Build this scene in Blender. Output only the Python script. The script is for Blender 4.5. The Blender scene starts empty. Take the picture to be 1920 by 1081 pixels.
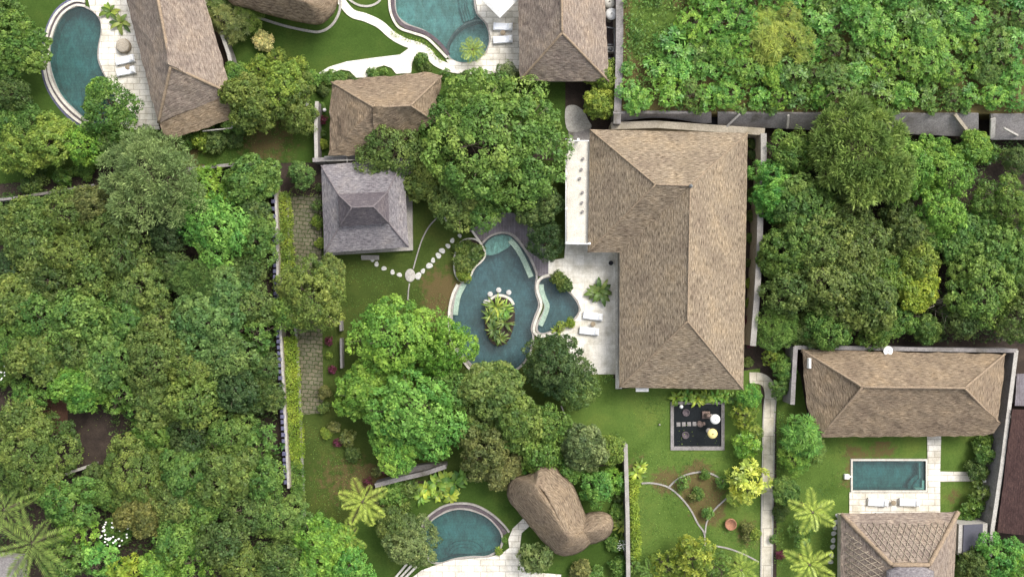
import bpy, bmesh, math, random
import numpy as np
from mathutils import Vector, Matrix, noise
from mathutils.geometry import delaunay_2d_cdt

random.seed(7)
sc = bpy.context.scene
col = sc.collection
PI = math.pi
R_ = math.radians

# ------------------------------------------------------------------ camera, world, sun, exposure
S = 0.055            # metres per photo pixel on the ground
H = 88.0             # drone height
cam_d = bpy.data.cameras.new("camera")
cam = bpy.data.objects.new("camera", cam_d); col.objects.link(cam)
cam.location = (0, 0, H)
cam_d.sensor_width = 36.0
cam_d.lens = 36.0 * H / (1920 * S)
cam_d.clip_end = 2000
sc.camera = cam

SUN_EL, SUN_AZ = 51.0, 43.0       # azimuth clockwise from the top of the photo
w = bpy.data.worlds.new("World"); sc.world = w; w.use_nodes = True
nt = w.node_tree; nt.nodes.clear()
sky = nt.nodes.new("ShaderNodeTexSky"); sky.sky_type = 'NISHITA'; sky.sun_disc = False
sky.sun_elevation = R_(SUN_EL); sky.sun_rotation = R_(SUN_AZ); sky.dust_density = 4.0; sky.air_density = 1.0
hs = nt.nodes.new("ShaderNodeHueSaturation"); hs.inputs['Saturation'].default_value = 0.35
bg = nt.nodes.new("ShaderNodeBackground"); bg.inputs['Strength'].default_value = 0.15
wo = nt.nodes.new("ShaderNodeOutputWorld")
nt.links.new(sky.outputs[0], hs.inputs['Color']); nt.links.new(hs.outputs[0], bg.inputs[0]); nt.links.new(bg.outputs[0], wo.inputs[0])
sd = bpy.data.lights.new("sun", 'SUN'); sd.energy = 1.3; sd.angle = R_(28); sd.color = (1.0, 0.95, 0.87)
sun = bpy.data.objects.new("sun", sd); col.objects.link(sun)
sv = Vector((math.sin(R_(SUN_AZ)) * math.cos(R_(SUN_EL)), math.cos(R_(SUN_AZ)) * math.cos(R_(SUN_EL)), math.sin(R_(SUN_EL))))
sun.rotation_euler = sv.to_track_quat('Z', 'Y').to_euler(); sun.location = sv * 60
sc.view_settings.view_transform = 'Standard'; sc.view_settings.look = 'None'
sc.view_settings.exposure = 0.98; sc.view_settings.gamma = 1.0
sc.cycles.max_bounces = 6; sc.cycles.diffuse_bounces = 4; sc.cycles.transparent_max_bounces = 12
sc.cycles.caustics_reflective = False; sc.cycles.caustics_refractive = False

# ------------------------------------------------------------------ helpers
def P(px, py, z=0.0):
    k = S * (H - z) / H
    return Vector(((px - 960) * k, (540.5 - py) * k, z))
def P2(px, py, z=0.0):
    v = P(px, py, z); return (v.x, v.y)

def tag(o, label=None, cat=None, group=None, kind=None):
    if label: o['label'] = label
    if cat: o['category'] = cat
    if group: o['group'] = group
    if kind: o['kind'] = kind
    return o
def empty(name, loc, label, cat, group=None, rz=0.0):
    o = bpy.data.objects.new(name, None); col.objects.link(o)
    o.location = loc; o.rotation_euler = (0, 0, rz); o.empty_display_size = 0.2
    return tag(o, label, cat, group)
def link(name, me, parent=None, loc=None, rz=0.0):
    o = bpy.data.objects.new(name, me); col.objects.link(o)
    if parent is not None: o.parent = parent
    if loc is not None: o.location = loc
    if rz: o.rotation_euler = (0, 0, rz)
    return o
def copy_tree(o, parent=None):
    c = o.copy(); col.objects.link(c); c.parent = parent
    for ch in list(o.children): copy_tree(ch, c)
    return c

class MB:
    def __init__(s): s.v = []; s.f = []; s.sm = []
    def add(s, vs, fs, smooth=False):
        n = len(s.v); s.v += [tuple(v) for v in vs]
        s.f += [tuple(i + n for i in f) for f in fs]; s.sm += [smooth] * len(fs)
    def box(s, x0, y0, z0, x1, y1, z1, m=None, bev=0.0):
        if bev > 0:
            b = bev
            vs = []; 
            for z, e in ((z0, 0), (z1 - b, 0), (z1, b)):
                vs += [(x0 + e, y0 + e, z), (x1 - e, y0 + e, z), (x1 - e, y1 - e, z), (x0 + e, y1 - e, z)]
            fs = [(3, 2, 1, 0), (8, 9, 10, 11)]
            for k in (0, 4):
                for i in range(4): fs.append((k + i, k + (i + 1) % 4, k + 4 + (i + 1) % 4, k + 4 + i))
        else:
            vs = [(x0, y0, z0), (x1, y0, z0), (x1, y1, z0), (x0, y1, z0), (x0, y0, z1), (x1, y0, z1), (x1, y1, z1), (x0, y1, z1)]
            fs = [(3, 2, 1, 0), (4, 5, 6, 7), (0, 1, 5, 4), (1, 2, 6, 5), (2, 3, 7, 6), (3, 0, 4, 7)]
        if m is not None: vs = [m @ Vector(v) for v in vs]
        s.add(vs, fs)
    def tube(s, pts, rad, n=6, cap=True, smooth=True):
        pts = [Vector(p) for p in pts]
        rs = rad if isinstance(rad, (list, tuple)) else [rad] * len(pts)
        vs = []
        for i, p in enumerate(pts):
            d = (pts[min(i + 1, len(pts) - 1)] - pts[max(i - 1, 0)]).normalized()
            a = d.orthogonal().normalized() if abs(d.z) > .9 else d.cross(Vector((0, 0, 1))).normalized()
            b = d.cross(a)
            for k in range(n):
                t = 2 * PI * k / n
                vs.append(p + (a * math.cos(t) + b * math.sin(t)) * rs[i])
        fs = [(i * n + k, i * n + (k + 1) % n, (i + 1) * n + (k + 1) % n, (i + 1) * n + k) for i in range(len(pts) - 1) for k in range(n)]
        if cap: fs += [tuple(reversed(range(n))), tuple(range((len(pts) - 1) * n, len(pts) * n))]
        s.add(vs, fs, smooth)
    def lathe(s, prof, c=(0, 0, 0), n=24, sx=1, sy=1, smooth=True):
        vs = []
        for r, z in prof:
            for k in range(n):
                t = 2 * PI * k / n; vs.append((c[0] + r * sx * math.cos(t), c[1] + r * sy * math.sin(t), c[2] + z))
        m = len(prof)
        fs = [(i * n + k, i * n + (k + 1) % n, (i + 1) * n + (k + 1) % n, (i + 1) * n + k) for i in range(m - 1) for k in range(n)]
        fs += [tuple(reversed(range(n))), tuple(range((m - 1) * n, m * n))]
        s.add(vs, fs, smooth)
    def prism(s, pts, z0, z1):
        n = len(pts)
        a = sum(pts[i][0] * pts[(i + 1) % n][1] - pts[(i + 1) % n][0] * pts[i][1] for i in range(n))
        if a < 0: pts = list(reversed(pts))
        vs = [(p[0], p[1], z0) for p in pts] + [(p[0], p[1], z1) for p in pts]
        fs = [(i, (i + 1) % n, n + (i + 1) % n, n + i) for i in range(n)] + [tuple(range(n, 2 * n)), tuple(reversed(range(n)))]
        s.add(vs, fs)
    def mesh(s, name, mat):
        me = bpy.data.meshes.new(name); me.from_pydata(s.v, [], s.f)
        me.polygons.foreach_set('use_smooth', s.sm); me.materials.append(mat); me.update(); return me
    def build(s, name, mat, parent=None, loc=None, rz=0.0):
        return link(name, s.mesh(name, mat), parent, loc, rz)

def smooth(pts, closed=True, sub=5):
    out = []; n = len(pts)
    rng = range(n) if closed else range(n - 1)
    for i in rng:
        if closed: p0, p1, p2, p3 = pts[i - 1], pts[i], pts[(i + 1) % n], pts[(i + 2) % n]
        else: p0, p1, p2, p3 = pts[max(i - 1, 0)], pts[i], pts[i + 1], pts[min(i + 2, n - 1)]
        for k in range(sub):
            t = k / sub
            out.append(tuple(0.5 * ((2 * b) + (-a + c) * t + (2 * a - 5 * b + 4 * c - d) * t * t + (-a + 3 * b - 3 * c + d) * t ** 3) for a, b, c, d in zip(p0, p1, p2, p3)))
    if not closed: out.append(tuple(pts[-1]))
    return out
def W(pts, z=0.0): return [P2(p[0], p[1], z) for p in pts]
def inside(p, poly):
    x, y = p[0], p[1]; r = False; j = len(poly) - 1
    for i in range(len(poly)):
        xi, yi = poly[i][0], poly[i][1]; xj, yj = poly[j][0], poly[j][1]
        if (yi > y) != (yj > y) and x < (xj - xi) * (y - yi) / (yj - yi) + xi: r = not r
        j = i
    return r
def offset(poly, d):
    """polygon grown by d (negative shrinks), any winding"""
    n = len(poly)
    a = sum(poly[i][0] * poly[(i + 1) % n][1] - poly[(i + 1) % n][0] * poly[i][1] for i in range(n))
    s = 1 if a > 0 else -1; out = []
    for i in range(n):
        p, q, r = Vector(poly[i - 1][:2]), Vector(poly[i][:2]), Vector(poly[(i + 1) % n][:2])
        e1 = (q - p); e2 = (r - q)
        if e1.length < 1e-6 or e2.length < 1e-6: out.append(tuple(q)); continue
        e1.normalize(); e2.normalize()
        n1 = Vector((e1.y, -e1.x)) * s; n2 = Vector((e2.y, -e2.x)) * s
        m = n1 + n2
        if m.length < 0.3: m = n1
        m.normalize(); k = d / max(0.45, m.dot(n1)); out.append((q.x + m.x * k, q.y + m.y * k))
    return out
def ribbon(line, wd):
    """polygon round an open polyline; wd a width or one per point"""
    L = []; Rr = []; n = len(line)
    for i in range(n):
        a = Vector(line[max(i - 1, 0)]); b = Vector(line[min(i + 1, n - 1)]); d = (b - a).normalized()
        hw = (wd[i] if isinstance(wd, (list, tuple)) else wd) / 2
        L.append((line[i][0] - d.y * hw, line[i][1] + d.x * hw)); Rr.append((line[i][0] + d.y * hw, line[i][1] - d.x * hw))
    return L + list(reversed(Rr))

def sheet(name, outer, holes, z, mat, parent=None, grid=0.0, zf=None, skirt=0.0, attr=None):
    """flat (or zf-shaped) sheet with holes; outer and holes in world xy; skirt drops the outline down"""
    vs = []; es = []
    for poly in [outer] + list(holes):
        b = len(vs); n = len(poly)
        vs += [Vector((p[0], p[1])) for p in poly]; es += [(b + i, b + (i + 1) % n) for i in range(n)]
    if grid > 0:
        xs = [p[0] for p in outer]; ys = [p[1] for p in outer]
        x = min(xs) + grid / 2
        while x < max(xs):
            y = min(ys) + grid / 2
            while y < max(ys):
                if inside((x, y), outer): vs.append(Vector((x + random.uniform(-.2, .2) * grid, y + random.uniform(-.2, .2) * grid)))
                y += grid
            x += grid
    r = delaunay_2d_cdt(vs, es, [], 0, 1e-4)
    ov, of = r[0], r[2]
    keep = []
    for f in of:
        c = (sum(ov[i].x for i in f) / len(f), sum(ov[i].y for i in f) / len(f))
        if inside(c, outer) and not any(inside(c, h) for h in holes):
            a = (ov[f[1]] - ov[f[0]]).cross(ov[f[2]] - ov[f[0]])
            keep.append(tuple(f) if a > 0 else tuple(reversed(f)))
    me = bpy.data.meshes.new(name)
    verts = [(v.x, v.y, z + (zf(v.x, v.y) if zf else 0)) for v in ov]
    if skirt > 0:
        cnt = {}
        for f in keep:
            for i in range(3):
                cnt[(f[i], f[(i + 1) % 3])] = 1
        low = {}
        sk = []
        for (a, b) in list(cnt):
            if (b, a) not in cnt:
                for q in (a, b):
                    if q not in low:
                        low[q] = len(verts); verts.append((verts[q][0], verts[q][1], verts[q][2] - skirt))
                sk.append((b, a, low[a], low[b]))
        keep = keep + sk
    me.from_pydata(verts, [], keep); me.materials.append(mat)
    if attr:
        at = me.attributes.new(attr[0], 'FLOAT', 'POINT')
        at.data.foreach_set('value', [attr[1](v[0], v[1]) for v in verts])
    me.update()
    return link(name, me, parent)

# ------------------------------------------------------------------ materials
class NT:
    def __init__(s, name):
        s.m = bpy.data.materials.new(name); s.m.use_nodes = True; s.t = s.m.node_tree; s.t.nodes.clear()
        s.out = s.t.nodes.new("ShaderNodeOutputMaterial")
    def n(s, typ, **kw):
        nd = s.t.nodes.new("ShaderNode" + typ)
        for k, v in kw.items():
            if k.startswith('_'): setattr(nd, k[1:], v)
            else:
                key = int(k[1:]) if k[0] == 'i' and k[1:].isdigit() else k
                if isinstance(v, tuple) and len(v) == 2 and hasattr(v[0], 'outputs'): s.t.links.new(v[0].outputs[v[1]], nd.inputs[key])
                else: nd.inputs[key].default_value = v
        return nd
    def l(s, a, ao, b, bi): s.t.links.new(a.outputs[ao], b.inputs[bi])
    def coords(s, kind='Object', scale=(1, 1, 1)):
        tc = s.n('TexCoord'); mp = s.n('Mapping'); mp.inputs['Scale'].default_value = scale
        s.l(tc, kind, mp, 'Vector'); return mp
    def noise(s, vec, scale, detail=3, rough=.55, dist=0.0):
        nd = s.n('TexNoise'); nd.inputs['Scale'].default_value = scale; nd.inputs['Detail'].default_value = detail
        nd.inputs['Roughness'].default_value = rough; nd.inputs['Distortion'].default_value = dist
        s.l(vec, 0, nd, 'Vector'); return nd
    def ramp(s, src, so, stops):
        r = s.n('ValToRGB'); s.l(src, so, r, 0); e = r.color_ramp.elements
        while len(e) < len(stops): e.new(0.5)
        for i, (p, c) in enumerate(stops):
            e[i].position = p; e[i].color = (c, c, c, 1) if isinstance(c, (int, float)) else (*c, 1)
        return r
    def mix(s, mode, fac, a, b):
        m = s.n('Mix'); m.data_type = 'RGBA'; m.blend_type = mode
        for k, v in ((0, fac), (6, a), (7, b)):
            if isinstance(v, tuple) and hasattr(v[0], 'outputs'): s.t.links.new(v[0].outputs[v[1]], m.inputs[k])
            else: m.inputs[k].default_value = v if k == 0 else (*v, 1) if len(v) == 3 else v
        return m
    def fin(s, colr, rough=.8, bump=None, bs=.3, bd=.05, spec=.3):
        b = s.n('BsdfPrincipled'); b.inputs['Roughness'].default_value = rough; b.inputs['Specular IOR Level'].default_value = spec
        if isinstance(colr, tuple) and hasattr(colr[0], 'outputs'): s.t.links.new(colr[0].outputs[colr[1]], b.inputs['Base Color'])
        else: b.inputs['Base Color'].default_value = (*colr, 1)
        if bump:
            bp = s.n('Bump'); bp.inputs['Strength'].default_value = bs; bp.inputs['Distance'].default_value = bd
            s.t.links.new(bump[0].outputs[bump[1]], bp.inputs['Height']); s.l(bp, 0, b, 'Normal')
        s.l(b, 0, s.out, 0); return s.m

def mottled(name, c1, c2, scale=3.0, fine=14.0, rough=.85, bs=.3, grime=None):
    t = NT(name); v = t.coords(); n1 = t.noise(v, scale, 5, .65); n2 = t.noise(v, fine, 4, .7)
    a = t.ramp(n1, 0, [(.32, c1), (.68, c2)])
    b = t.ramp(n2, 0, [(.3, .62), (.7, 1.25)])
    m = t.mix('MULTIPLY', 1.0, (a, 0), (b, 0))
    if grime:
        n3 = t.noise(v, .45, 6, .7); g = t.ramp(n3, 0, [(.5, 0.0), (.66, 1.0)])
        m = t.mix('MIX', (g, 0), (m, 2), grime)
    return t.fin((m, 2), rough, (n2, 0), bs, .04)

def thatch_mat(name, light, dark, su=1.9, sv=9.5, contrast=1.0):
    """strokes run along the eaves (u), courses up the slope (v)"""
    t = NT(name); tc = t.n('TexCoord')
    mp = t.n('Mapping'); mp.inputs['Scale'].default_value = (su, sv, 1); t.l(tc, 'UV', mp, 0)
    mpw = t.n('Mapping'); t.l(tc, 'UV', mpw, 0)
    wob = t.noise(mpw, 1.1, 3, .6)
    add = t.n('VectorMath'); add.operation = 'MULTIPLY_ADD'; t.l(wob, 'Color', add, 0); add.inputs[1].default_value = (1.3, 4.2, 0); t.l(mp, 0, add, 2)
    n1 = t.noise(add, 1.0, 3, .62)
    n2 = t.noise(mpw, .35, 4, .6)
    br = t.n('TexBrick'); br.offset = .5; t.l(mpw, 0, br, 'Vector'); br.inputs['Scale'].default_value = 1.0
    br.inputs['Brick Width'].default_value = .42; br.inputs['Row Height'].default_value = .2; br.inputs['Mortar Size'].default_value = .018
    br.inputs['Color1'].default_value = (.8, .8, .8, 1); br.inputs['Color2'].default_value = (1.2, 1.17, 1.12, 1); br.inputs['Mortar'].default_value = (.55, .52, .5, 1)
    lo, hi = .5 - .14 / contrast, .5 + .13 / contrast
    c = t.ramp(n1, 0, [(lo, dark), (hi, light)])
    m1 = t.mix('MULTIPLY', .55, (c, 0), (br, 0))
    g = t.ramp(n2, 0, [(.3, (.80, .78, .80)), (.5, (1, 1, 1)), (.72, (1.18, 1.14, 1.06))])
    m2 = t.mix('MULTIPLY', 1.0, (m1, 2), (g, 0))
    ms = t.noise(mpw, .16, 6, .72); gm = t.ramp(ms, 0, [(.55, 0.0), (.75, .55)])
    m3 = t.mix('MIX', (gm, 0), (m2, 2), tuple(x * .72 for x in dark))
    return t.fin((m3, 2), .92, (n1, 0), .6, .10, .15)

def grass_mat(name='lawn_grass', g=(1, 1, 1)):
    t = NT(name); v = t.coords(); n1 = t.noise(v, .28, 5, .62, .4); n2 = t.noise(v, 4.5, 4, .7); n3 = t.noise(v, 16, 3, .8)
    a = t.ramp(n1, 0, [(.3, (.062, .108, .020)), (.5, (.086, .142, .029)), (.7, (.118, .164, .035))])
    a = t.mix('MULTIPLY', 1.0, (a, 0), g)
    b = t.ramp(n2, 0, [(.28, (.72, .76, .74)), (.72, (1.25, 1.2, 1.15))])
    c = t.ramp(n3, 0, [(.3, .45), (.7, 1.6)])
    m = t.mix('MULTIPLY', .8, (a, 2), (b, 0)); m = t.mix('MULTIPLY', .6, (m, 2), (c, 0))
    at = t.n('Attribute'); at.attribute_name = 'wear'
    nm = t.noise(v, 1.6, 5, .7)
    mm = t.n('Math'); mm.operation = 'MULTIPLY_ADD'; t.l(nm, 0, mm, 0); mm.inputs[1].default_value = 1.2; t.l(at, 'Fac', mm, 2)
    w_ = t.ramp(mm, 0, [(.80, 0.0), (1.45, .85)])
    soil = t.ramp(n3, 0, [(.3, (.085, .062, .028)), (.7, (.155, .105, .05))])
    m = t.mix('MIX', (w_, 0), (m, 2), (soil, 0))
    return t.fin((m, 2), .95, (n3, 0), .8, .08, .1)

def paver_mat(name, bw, bh, c1, c2, mortar, ms=.03, rot=0.0, dist=.0, rough=.8):
    t = NT(name); v = t.coords(); v.inputs['Rotation'].default_value = (0, 0, rot)
    br = t.n('TexBrick'); br.inputs['Scale'].default_value = 1.0
    if dist:
        wn = t.noise(v, 1.5, 2); ad = t.n('VectorMath'); ad.operation = 'MULTIPLY_ADD'; t.l(wn, 'Color', ad, 0); ad.inputs[1].default_value = (dist, dist, 0); t.l(v, 0, ad, 2); t.l(ad, 0, br, 'Vector')
    else: t.l(v, 0, br, 'Vector')
    br.inputs['Brick Width'].default_value = bw; br.inputs['Row Height'].default_value = bh; br.inputs['Mortar Size'].default_value = ms
    br.inputs['Color1'].default_value = (*c1, 1); br.inputs['Color2'].default_value = (*c2, 1); br.inputs['Mortar'].default_value = (*mortar, 1)
    n2 = t.noise(v, 9, 4, .7); n3 = t.noise(v, .6, 5, .7)
    b = t.ramp(n2, 0, [(.3, .8), (.7, 1.12)]); c = t.ramp(n3, 0, [(.34, (.66, .64, .58)), (.60, (1.04, 1.04, 1.04))])
    m = t.mix('MULTIPLY', 1.0, (br, 0), (b, 0)); m = t.mix('MULTIPLY', 1.0, (m, 2), (c, 0))
    return t.fin((m, 2), rough, (br, 1), -.3, .03)

def water_mat(name, tint, k=.8):
    t = NT(name); v = t.coords('Object', (1.0, .45, 1)); n1 = t.noise(v, 1.7, 5, .8, .8)
    bp = t.n('Bump'); bp.inputs['Strength'].default_value = .55; bp.inputs['Distance'].default_value = .06; t.l(n1, 0, bp, 'Height')
    rp = t.ramp(n1, 0, [(.34, tuple(x * .62 for x in tint)), (.66, tuple(min(1, x * 1.28) for x in tint))])
    tr = t.n('BsdfTransparent'); t.l(rp, 0, tr, 0)
    df = t.n('BsdfDiffuse'); df.inputs['Color'].default_value = (*[x * .25 for x in tint], 1); t.l(bp, 0, df, 'Normal')
    mx0 = t.n('MixShader'); mx0.inputs[0].default_value = .25; t.l(tr, 0, mx0, 1); t.l(df, 0, mx0, 2)
    gl = t.n('BsdfGlossy'); gl.inputs['Roughness'].default_value = .12; t.l(bp, 0, gl, 'Normal')
    fr = t.n('Fresnel'); fr.inputs['IOR'].default_value = 1.33; t.l(bp, 0, fr, 'Normal')
    mx = t.n('MixShader'); t.l(fr, 0, mx, 0); t.l(mx0, 0, mx, 1); t.l(gl, 0, mx, 2); t.l(mx, 0, t.out, 0)
    return t.m

def leaf_mat(name, trans=.38, rough=.55, hv=.045):
    t = NT(name); oi = t.n('ObjectInfo'); ge = t.n('NewGeometry'); at = t.n('Attribute'); at.attribute_name = 'tone'
    hsv = t.n('HueSaturation'); t.l(oi, 'Color', hsv, 'Color')
    def lin(src, so, a, b):
        m = t.n('MapRange'); t.l(src, so, m, 0); m.inputs[3].default_value = a; m.inputs[4].default_value = b; return m
    h = lin(at, 'Fac', .5 - hv, .5 + hv * .35); t.l(h, 0, hsv, 'Hue')
    v1 = lin(ge, 'Random Per Island', .62, 1.45); v2 = lin(at, 'Fac', 1.4, .62)
    mu = t.n('Math'); mu.operation = 'MULTIPLY'; t.l(v1, 0, mu, 0); t.l(v2, 0, mu, 1); t.l(mu, 0, hsv, 'Value')
    b = t.n('BsdfPrincipled'); t.l(hsv, 0, b, 'Base Color'); b.inputs['Roughness'].default_value = rough; b.inputs['Specular IOR Level'].default_value = .35
    tr = t.n('BsdfTranslucent'); t.l(hsv, 0, tr, 0)
    mx = t.n('MixShader'); mx.inputs[0].default_value = trans; t.l(b, 0, mx, 1); t.l(tr, 0, mx, 2); t.l(mx, 0, t.out, 0)
    return t.m
def plain(name, c, rough=.6, metal=0.0, var=.12):
    t = NT(name); v = t.coords(); n = t.noise(v, 6, 4, .6)
    r = t.ramp(n, 0, [(.3, tuple(x * (1 - var) for x in c)), (.7, tuple(min(1, x * (1 + var)) for x in c))])
    m = t.fin((r, 0), rough); m.node_tree.nodes['Principled BSDF'].inputs['Metallic'].default_value = metal; return m

M = dict(
    soil=mottled('dark_soil', (.030, .022, .018), (.062, .045, .034), .8, 9, .95, .6),
    redsoil=mottled('red_soil', (.10, .052, .036), (.16, .085, .055), 1.2, 9, .95, .5),
    grass=grass_mat(), grass_shade=grass_mat('shaded_lawn_grass', (.60, .66, .62)), grass_brownshade=grass_mat('brown_shaded_lawn_grass', (.62, .56, .60)),  # both darker lawns have the shade near the trees put into their colour
    thatch=thatch_mat('tan_shingle', (.35, .286, .208), (.112, .084, .058)),
    thatch2=thatch_mat('weathered_shingle', (.33, .275, .225), (.13, .10, .085), 1.8, 7.0, .8),
    thatch3=thatch_mat('brown_thatch', (.305, .24, .17), (.108, .078, .053), 1.8, 8.0, .8),
    greytile=thatch_mat('grey_shingle', (.265, .25, .26), (.115, .106, .116), 2.4, 6.0, .8),
    greytile2=thatch_mat('dark_grey_shingle', (.165, .145, .155), (.085, .074, .085), 2.4, 6.0, .8),
    browntile=thatch_mat('dark_brown_tile', (.085, .05, .045), (.045, .027, .026), 2.0, 6.0, .7),
    ridge=mottled('ridge_capping', (.22, .165, .115), (.33, .25, .17), 3, 12, .9, .4),
    ridge_grey=mottled('grey_capping', (.14, .12, .125), (.2, .175, .18), 3, 12, .9, .4),
    cream=mottled('cream_render', (.50, .45, .34), (.60, .55, .43), 1.2, 8, .9, .2, (.30, .27, .20)),
    timber=mottled('dark_timber', (.055, .045, .04), (.10, .085, .075), 3, 14, .8, .3),
    white=paver_mat('white_stone_paving', 1.3, .62, (.76, .73, .66), (.68, .64, .57), (.40, .36, .30), .03),
    whitewarm=mottled('washed_stone', (.66, .62, .53), (.78, .75, .68), 1.0, 8, .85, .2),
    slab=paver_mat('cream_slab_paving', 1.15, 1.15, (.76, .73, .66), (.70, .67, .60), (.58, .55, .48), .02),
    walk=paver_mat('walkway_slabs', 1.4, 1.9, (.56, .52, .43), (.62, .57, .47), (.32, .29, .23), .03),
    deck=paver_mat('grey_deck_boards', 3.2, .16, (.185, .165, .185), (.235, .21, .23), (.08, .07, .08), .016, PI / 2),
    cobble=paver_mat('mossy_pavers', .62, .42, (.17, .15, .10), (.12, .115, .075), (.05, .065, .02), .05, .06, .5),
    coping=mottled('pale_coping', (.50, .47, .40), (.64, .61, .54), 1.5, 10, .8, .2),
    copinggrey=mottled('grey_coping', (.26, .24, .22), (.36, .34, .31), 1.5, 10, .85, .3),
    darkstone=mottled('dark_channel', (.075, .06, .07), (.13, .105, .11), 2, 10, .9, .4),
    conc=mottled('weathered_concrete', (.19, .175, .17), (.30, .28, .27), .9, 7, .9, .4, (.11, .10, .085)),
    concb=mottled('beige_render', (.30, .26, .20), (.40, .355, .28), .9, 7, .9, .3, (.20, .17, .12)),
    concl=mottled('light_concrete', (.33, .31, .28), (.44, .42, .38), 1.2, 8, .9, .3),
    bluecap=mottled('blue_grey_cap', (.07, .07, .13), (.15, .15, .22), 4, 10, .7, .3),
    tile=paver_mat('pool_tile', .3, .3, (.22, .36, .40), (.19, .32, .36), (.15, .25, .28), .012),
    tilegreen=paver_mat('green_pool_tile', .3, .3, (.13, .40, .37), (.115, .36, .33), (.09, .28, .26), .012),
    tilepale=paver_mat('pale_pool_tile', .3, .3, (.42, .74, .68), (.38, .68, .62), (.30, .54, .50), .012),
    ledge=mottled('pale_ledge', (.25, .34, .27), (.34, .44, .35), 2, 8, .7, .1), ledge2=mottled('wet_ledge', (.55, .80, .64), (.66, .88, .74), 2, 8, .7, .1),
    water=water_mat('pool_water', (.52, .68, .69)), water2=water_mat('pond_water', (.12, .15, .16)),
    white_paint=plain('white_paint', (.78, .77, .74), .5), cushion=plain('white_cushion', (.76, .78, .82), .9),
    wicker=mottled('wicker', (.24, .19, .13), (.33, .27, .19), 6, 25, .8, .4), clay=mottled('terracotta', (.26, .12, .07), (.36, .18, .11), 3, 12, .8, .3),
    yellow_cloth=plain('yellow_cloth', (.74, .60, .24), .85), metal=plain('grey_metal', (.30, .31, .32), .45, .5),
    dark=plain('dark_material', (.02, .02, .024), .6), bark=mottled('bark', (.085, .065, .045), (.17, .135, .10), 4, 15, .9, .6),
    glass=plain('dark_glass', (.03, .035, .045), .12), stone=mottled('stepping_stone', (.42, .41, .38), (.56, .55, .52), 4, 14, .9, .3),
    leaf=leaf_mat('leaf'), leafs=leaf_mat('glossy_leaf', .25, .4), petal=plain('white_petal', (.80, .80, .74), .8),
    needle=leaf_mat('fine_leaf', .35, .7, .03), rock=mottled('brown_rock', (.16, .11, .09), (.28, .21, .18), 5, 14, .9, .5),
)

# ------------------------------------------------------------------ pools (outlines in photo pixels)
POOL1 = smooth([(143, 14), (168, 19), (186, 37), (189, 60), (184, 85), (183, 110), (191, 133), (203, 155), (216, 185), (212, 214), (190, 230), (167, 226), (143, 207), (117, 180), (101, 145), (94, 110), (99, 67), (113, 33)])
POOL2 = smooth([(742, -40), (742, 0), (746, 28), (766, 45), (797, 57), (820, 76), (838, 98), (848, 111), (868, 117), (893, 113), (910, 97), (917, 73), (910, 46), (893, 26), (888, 0), (885, -40), (812, -58)])
POOL3 = smooth([(908, 480), (905, 458), (922, 443), (942, 438), (961, 444), (978, 463), (993, 487), (1004, 515), (1003, 530), (1003, 548), (1009, 571), (1001, 594), (995, 615), (998, 632), (990, 665), (965, 692), (925, 700), (893, 690), (866, 662), (851, 628), (848, 590), (852, 560), (862, 538), (880, 524), (891, 504)], sub=4)
POOL3B = smooth([(1014, 526), (1028, 520), (1041, 524), (1052, 538), (1067, 549), (1080, 565), (1085, 580), (1078, 594), (1061, 607), (1039, 617), (1017, 624), (1008, 617), (1012, 602), (1020, 588), (1024, 572), (1017, 556), (1011, 541)], sub=4)
POOL4 = smooth([(797, 1000), (803, 986), (816, 971), (846, 956), (876, 955), (909, 967), (930, 985), (939, 1003), (937, 1024), (914, 1040), (885, 1041), (853, 1045), (826, 1053), (806, 1048), (798, 1026)])
POOL5 = [(1598, 863), (1735, 863), (1735, 918), (1598, 918)]
PONDSQ = [(1263, 757), (1352, 757), (1352, 836), (1263, 836)]
ISLAND = smooth([(935, 556), (955, 562), (965, 582), (963, 612), (952, 640), (935, 648), (920, 640), (910, 615), (909, 585), (918, 565)])
pools_w = {k: W(v) for k, v in dict(p1=POOL1, p2=POOL2, p3=POOL3, p3b=POOL3B, p4=POOL4, p5=POOL5, pq=PONDSQ).items()}
holes_all = [offset(v, .12) for v in pools_w.values()]

def nz(x, y, s=1.0, sd=0.0): return noise.noise(Vector((x * s, y * s, sd)))
# ------------------------------------------------------------------ ground
gv = [(-170, -170), (170, -170), (170, 170), (-170, 170)]
tag(sheet('ground', gv, holes_all, -.03, M['soil'], grid=6.0), kind='structure')
skirtfar = [(-700, -700), (700, -700), (700, 700), (-700, 700)]
tag(sheet('ground_far', skirtfar, [gv], -.03, M['grass'], grid=0), kind='structure')

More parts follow.
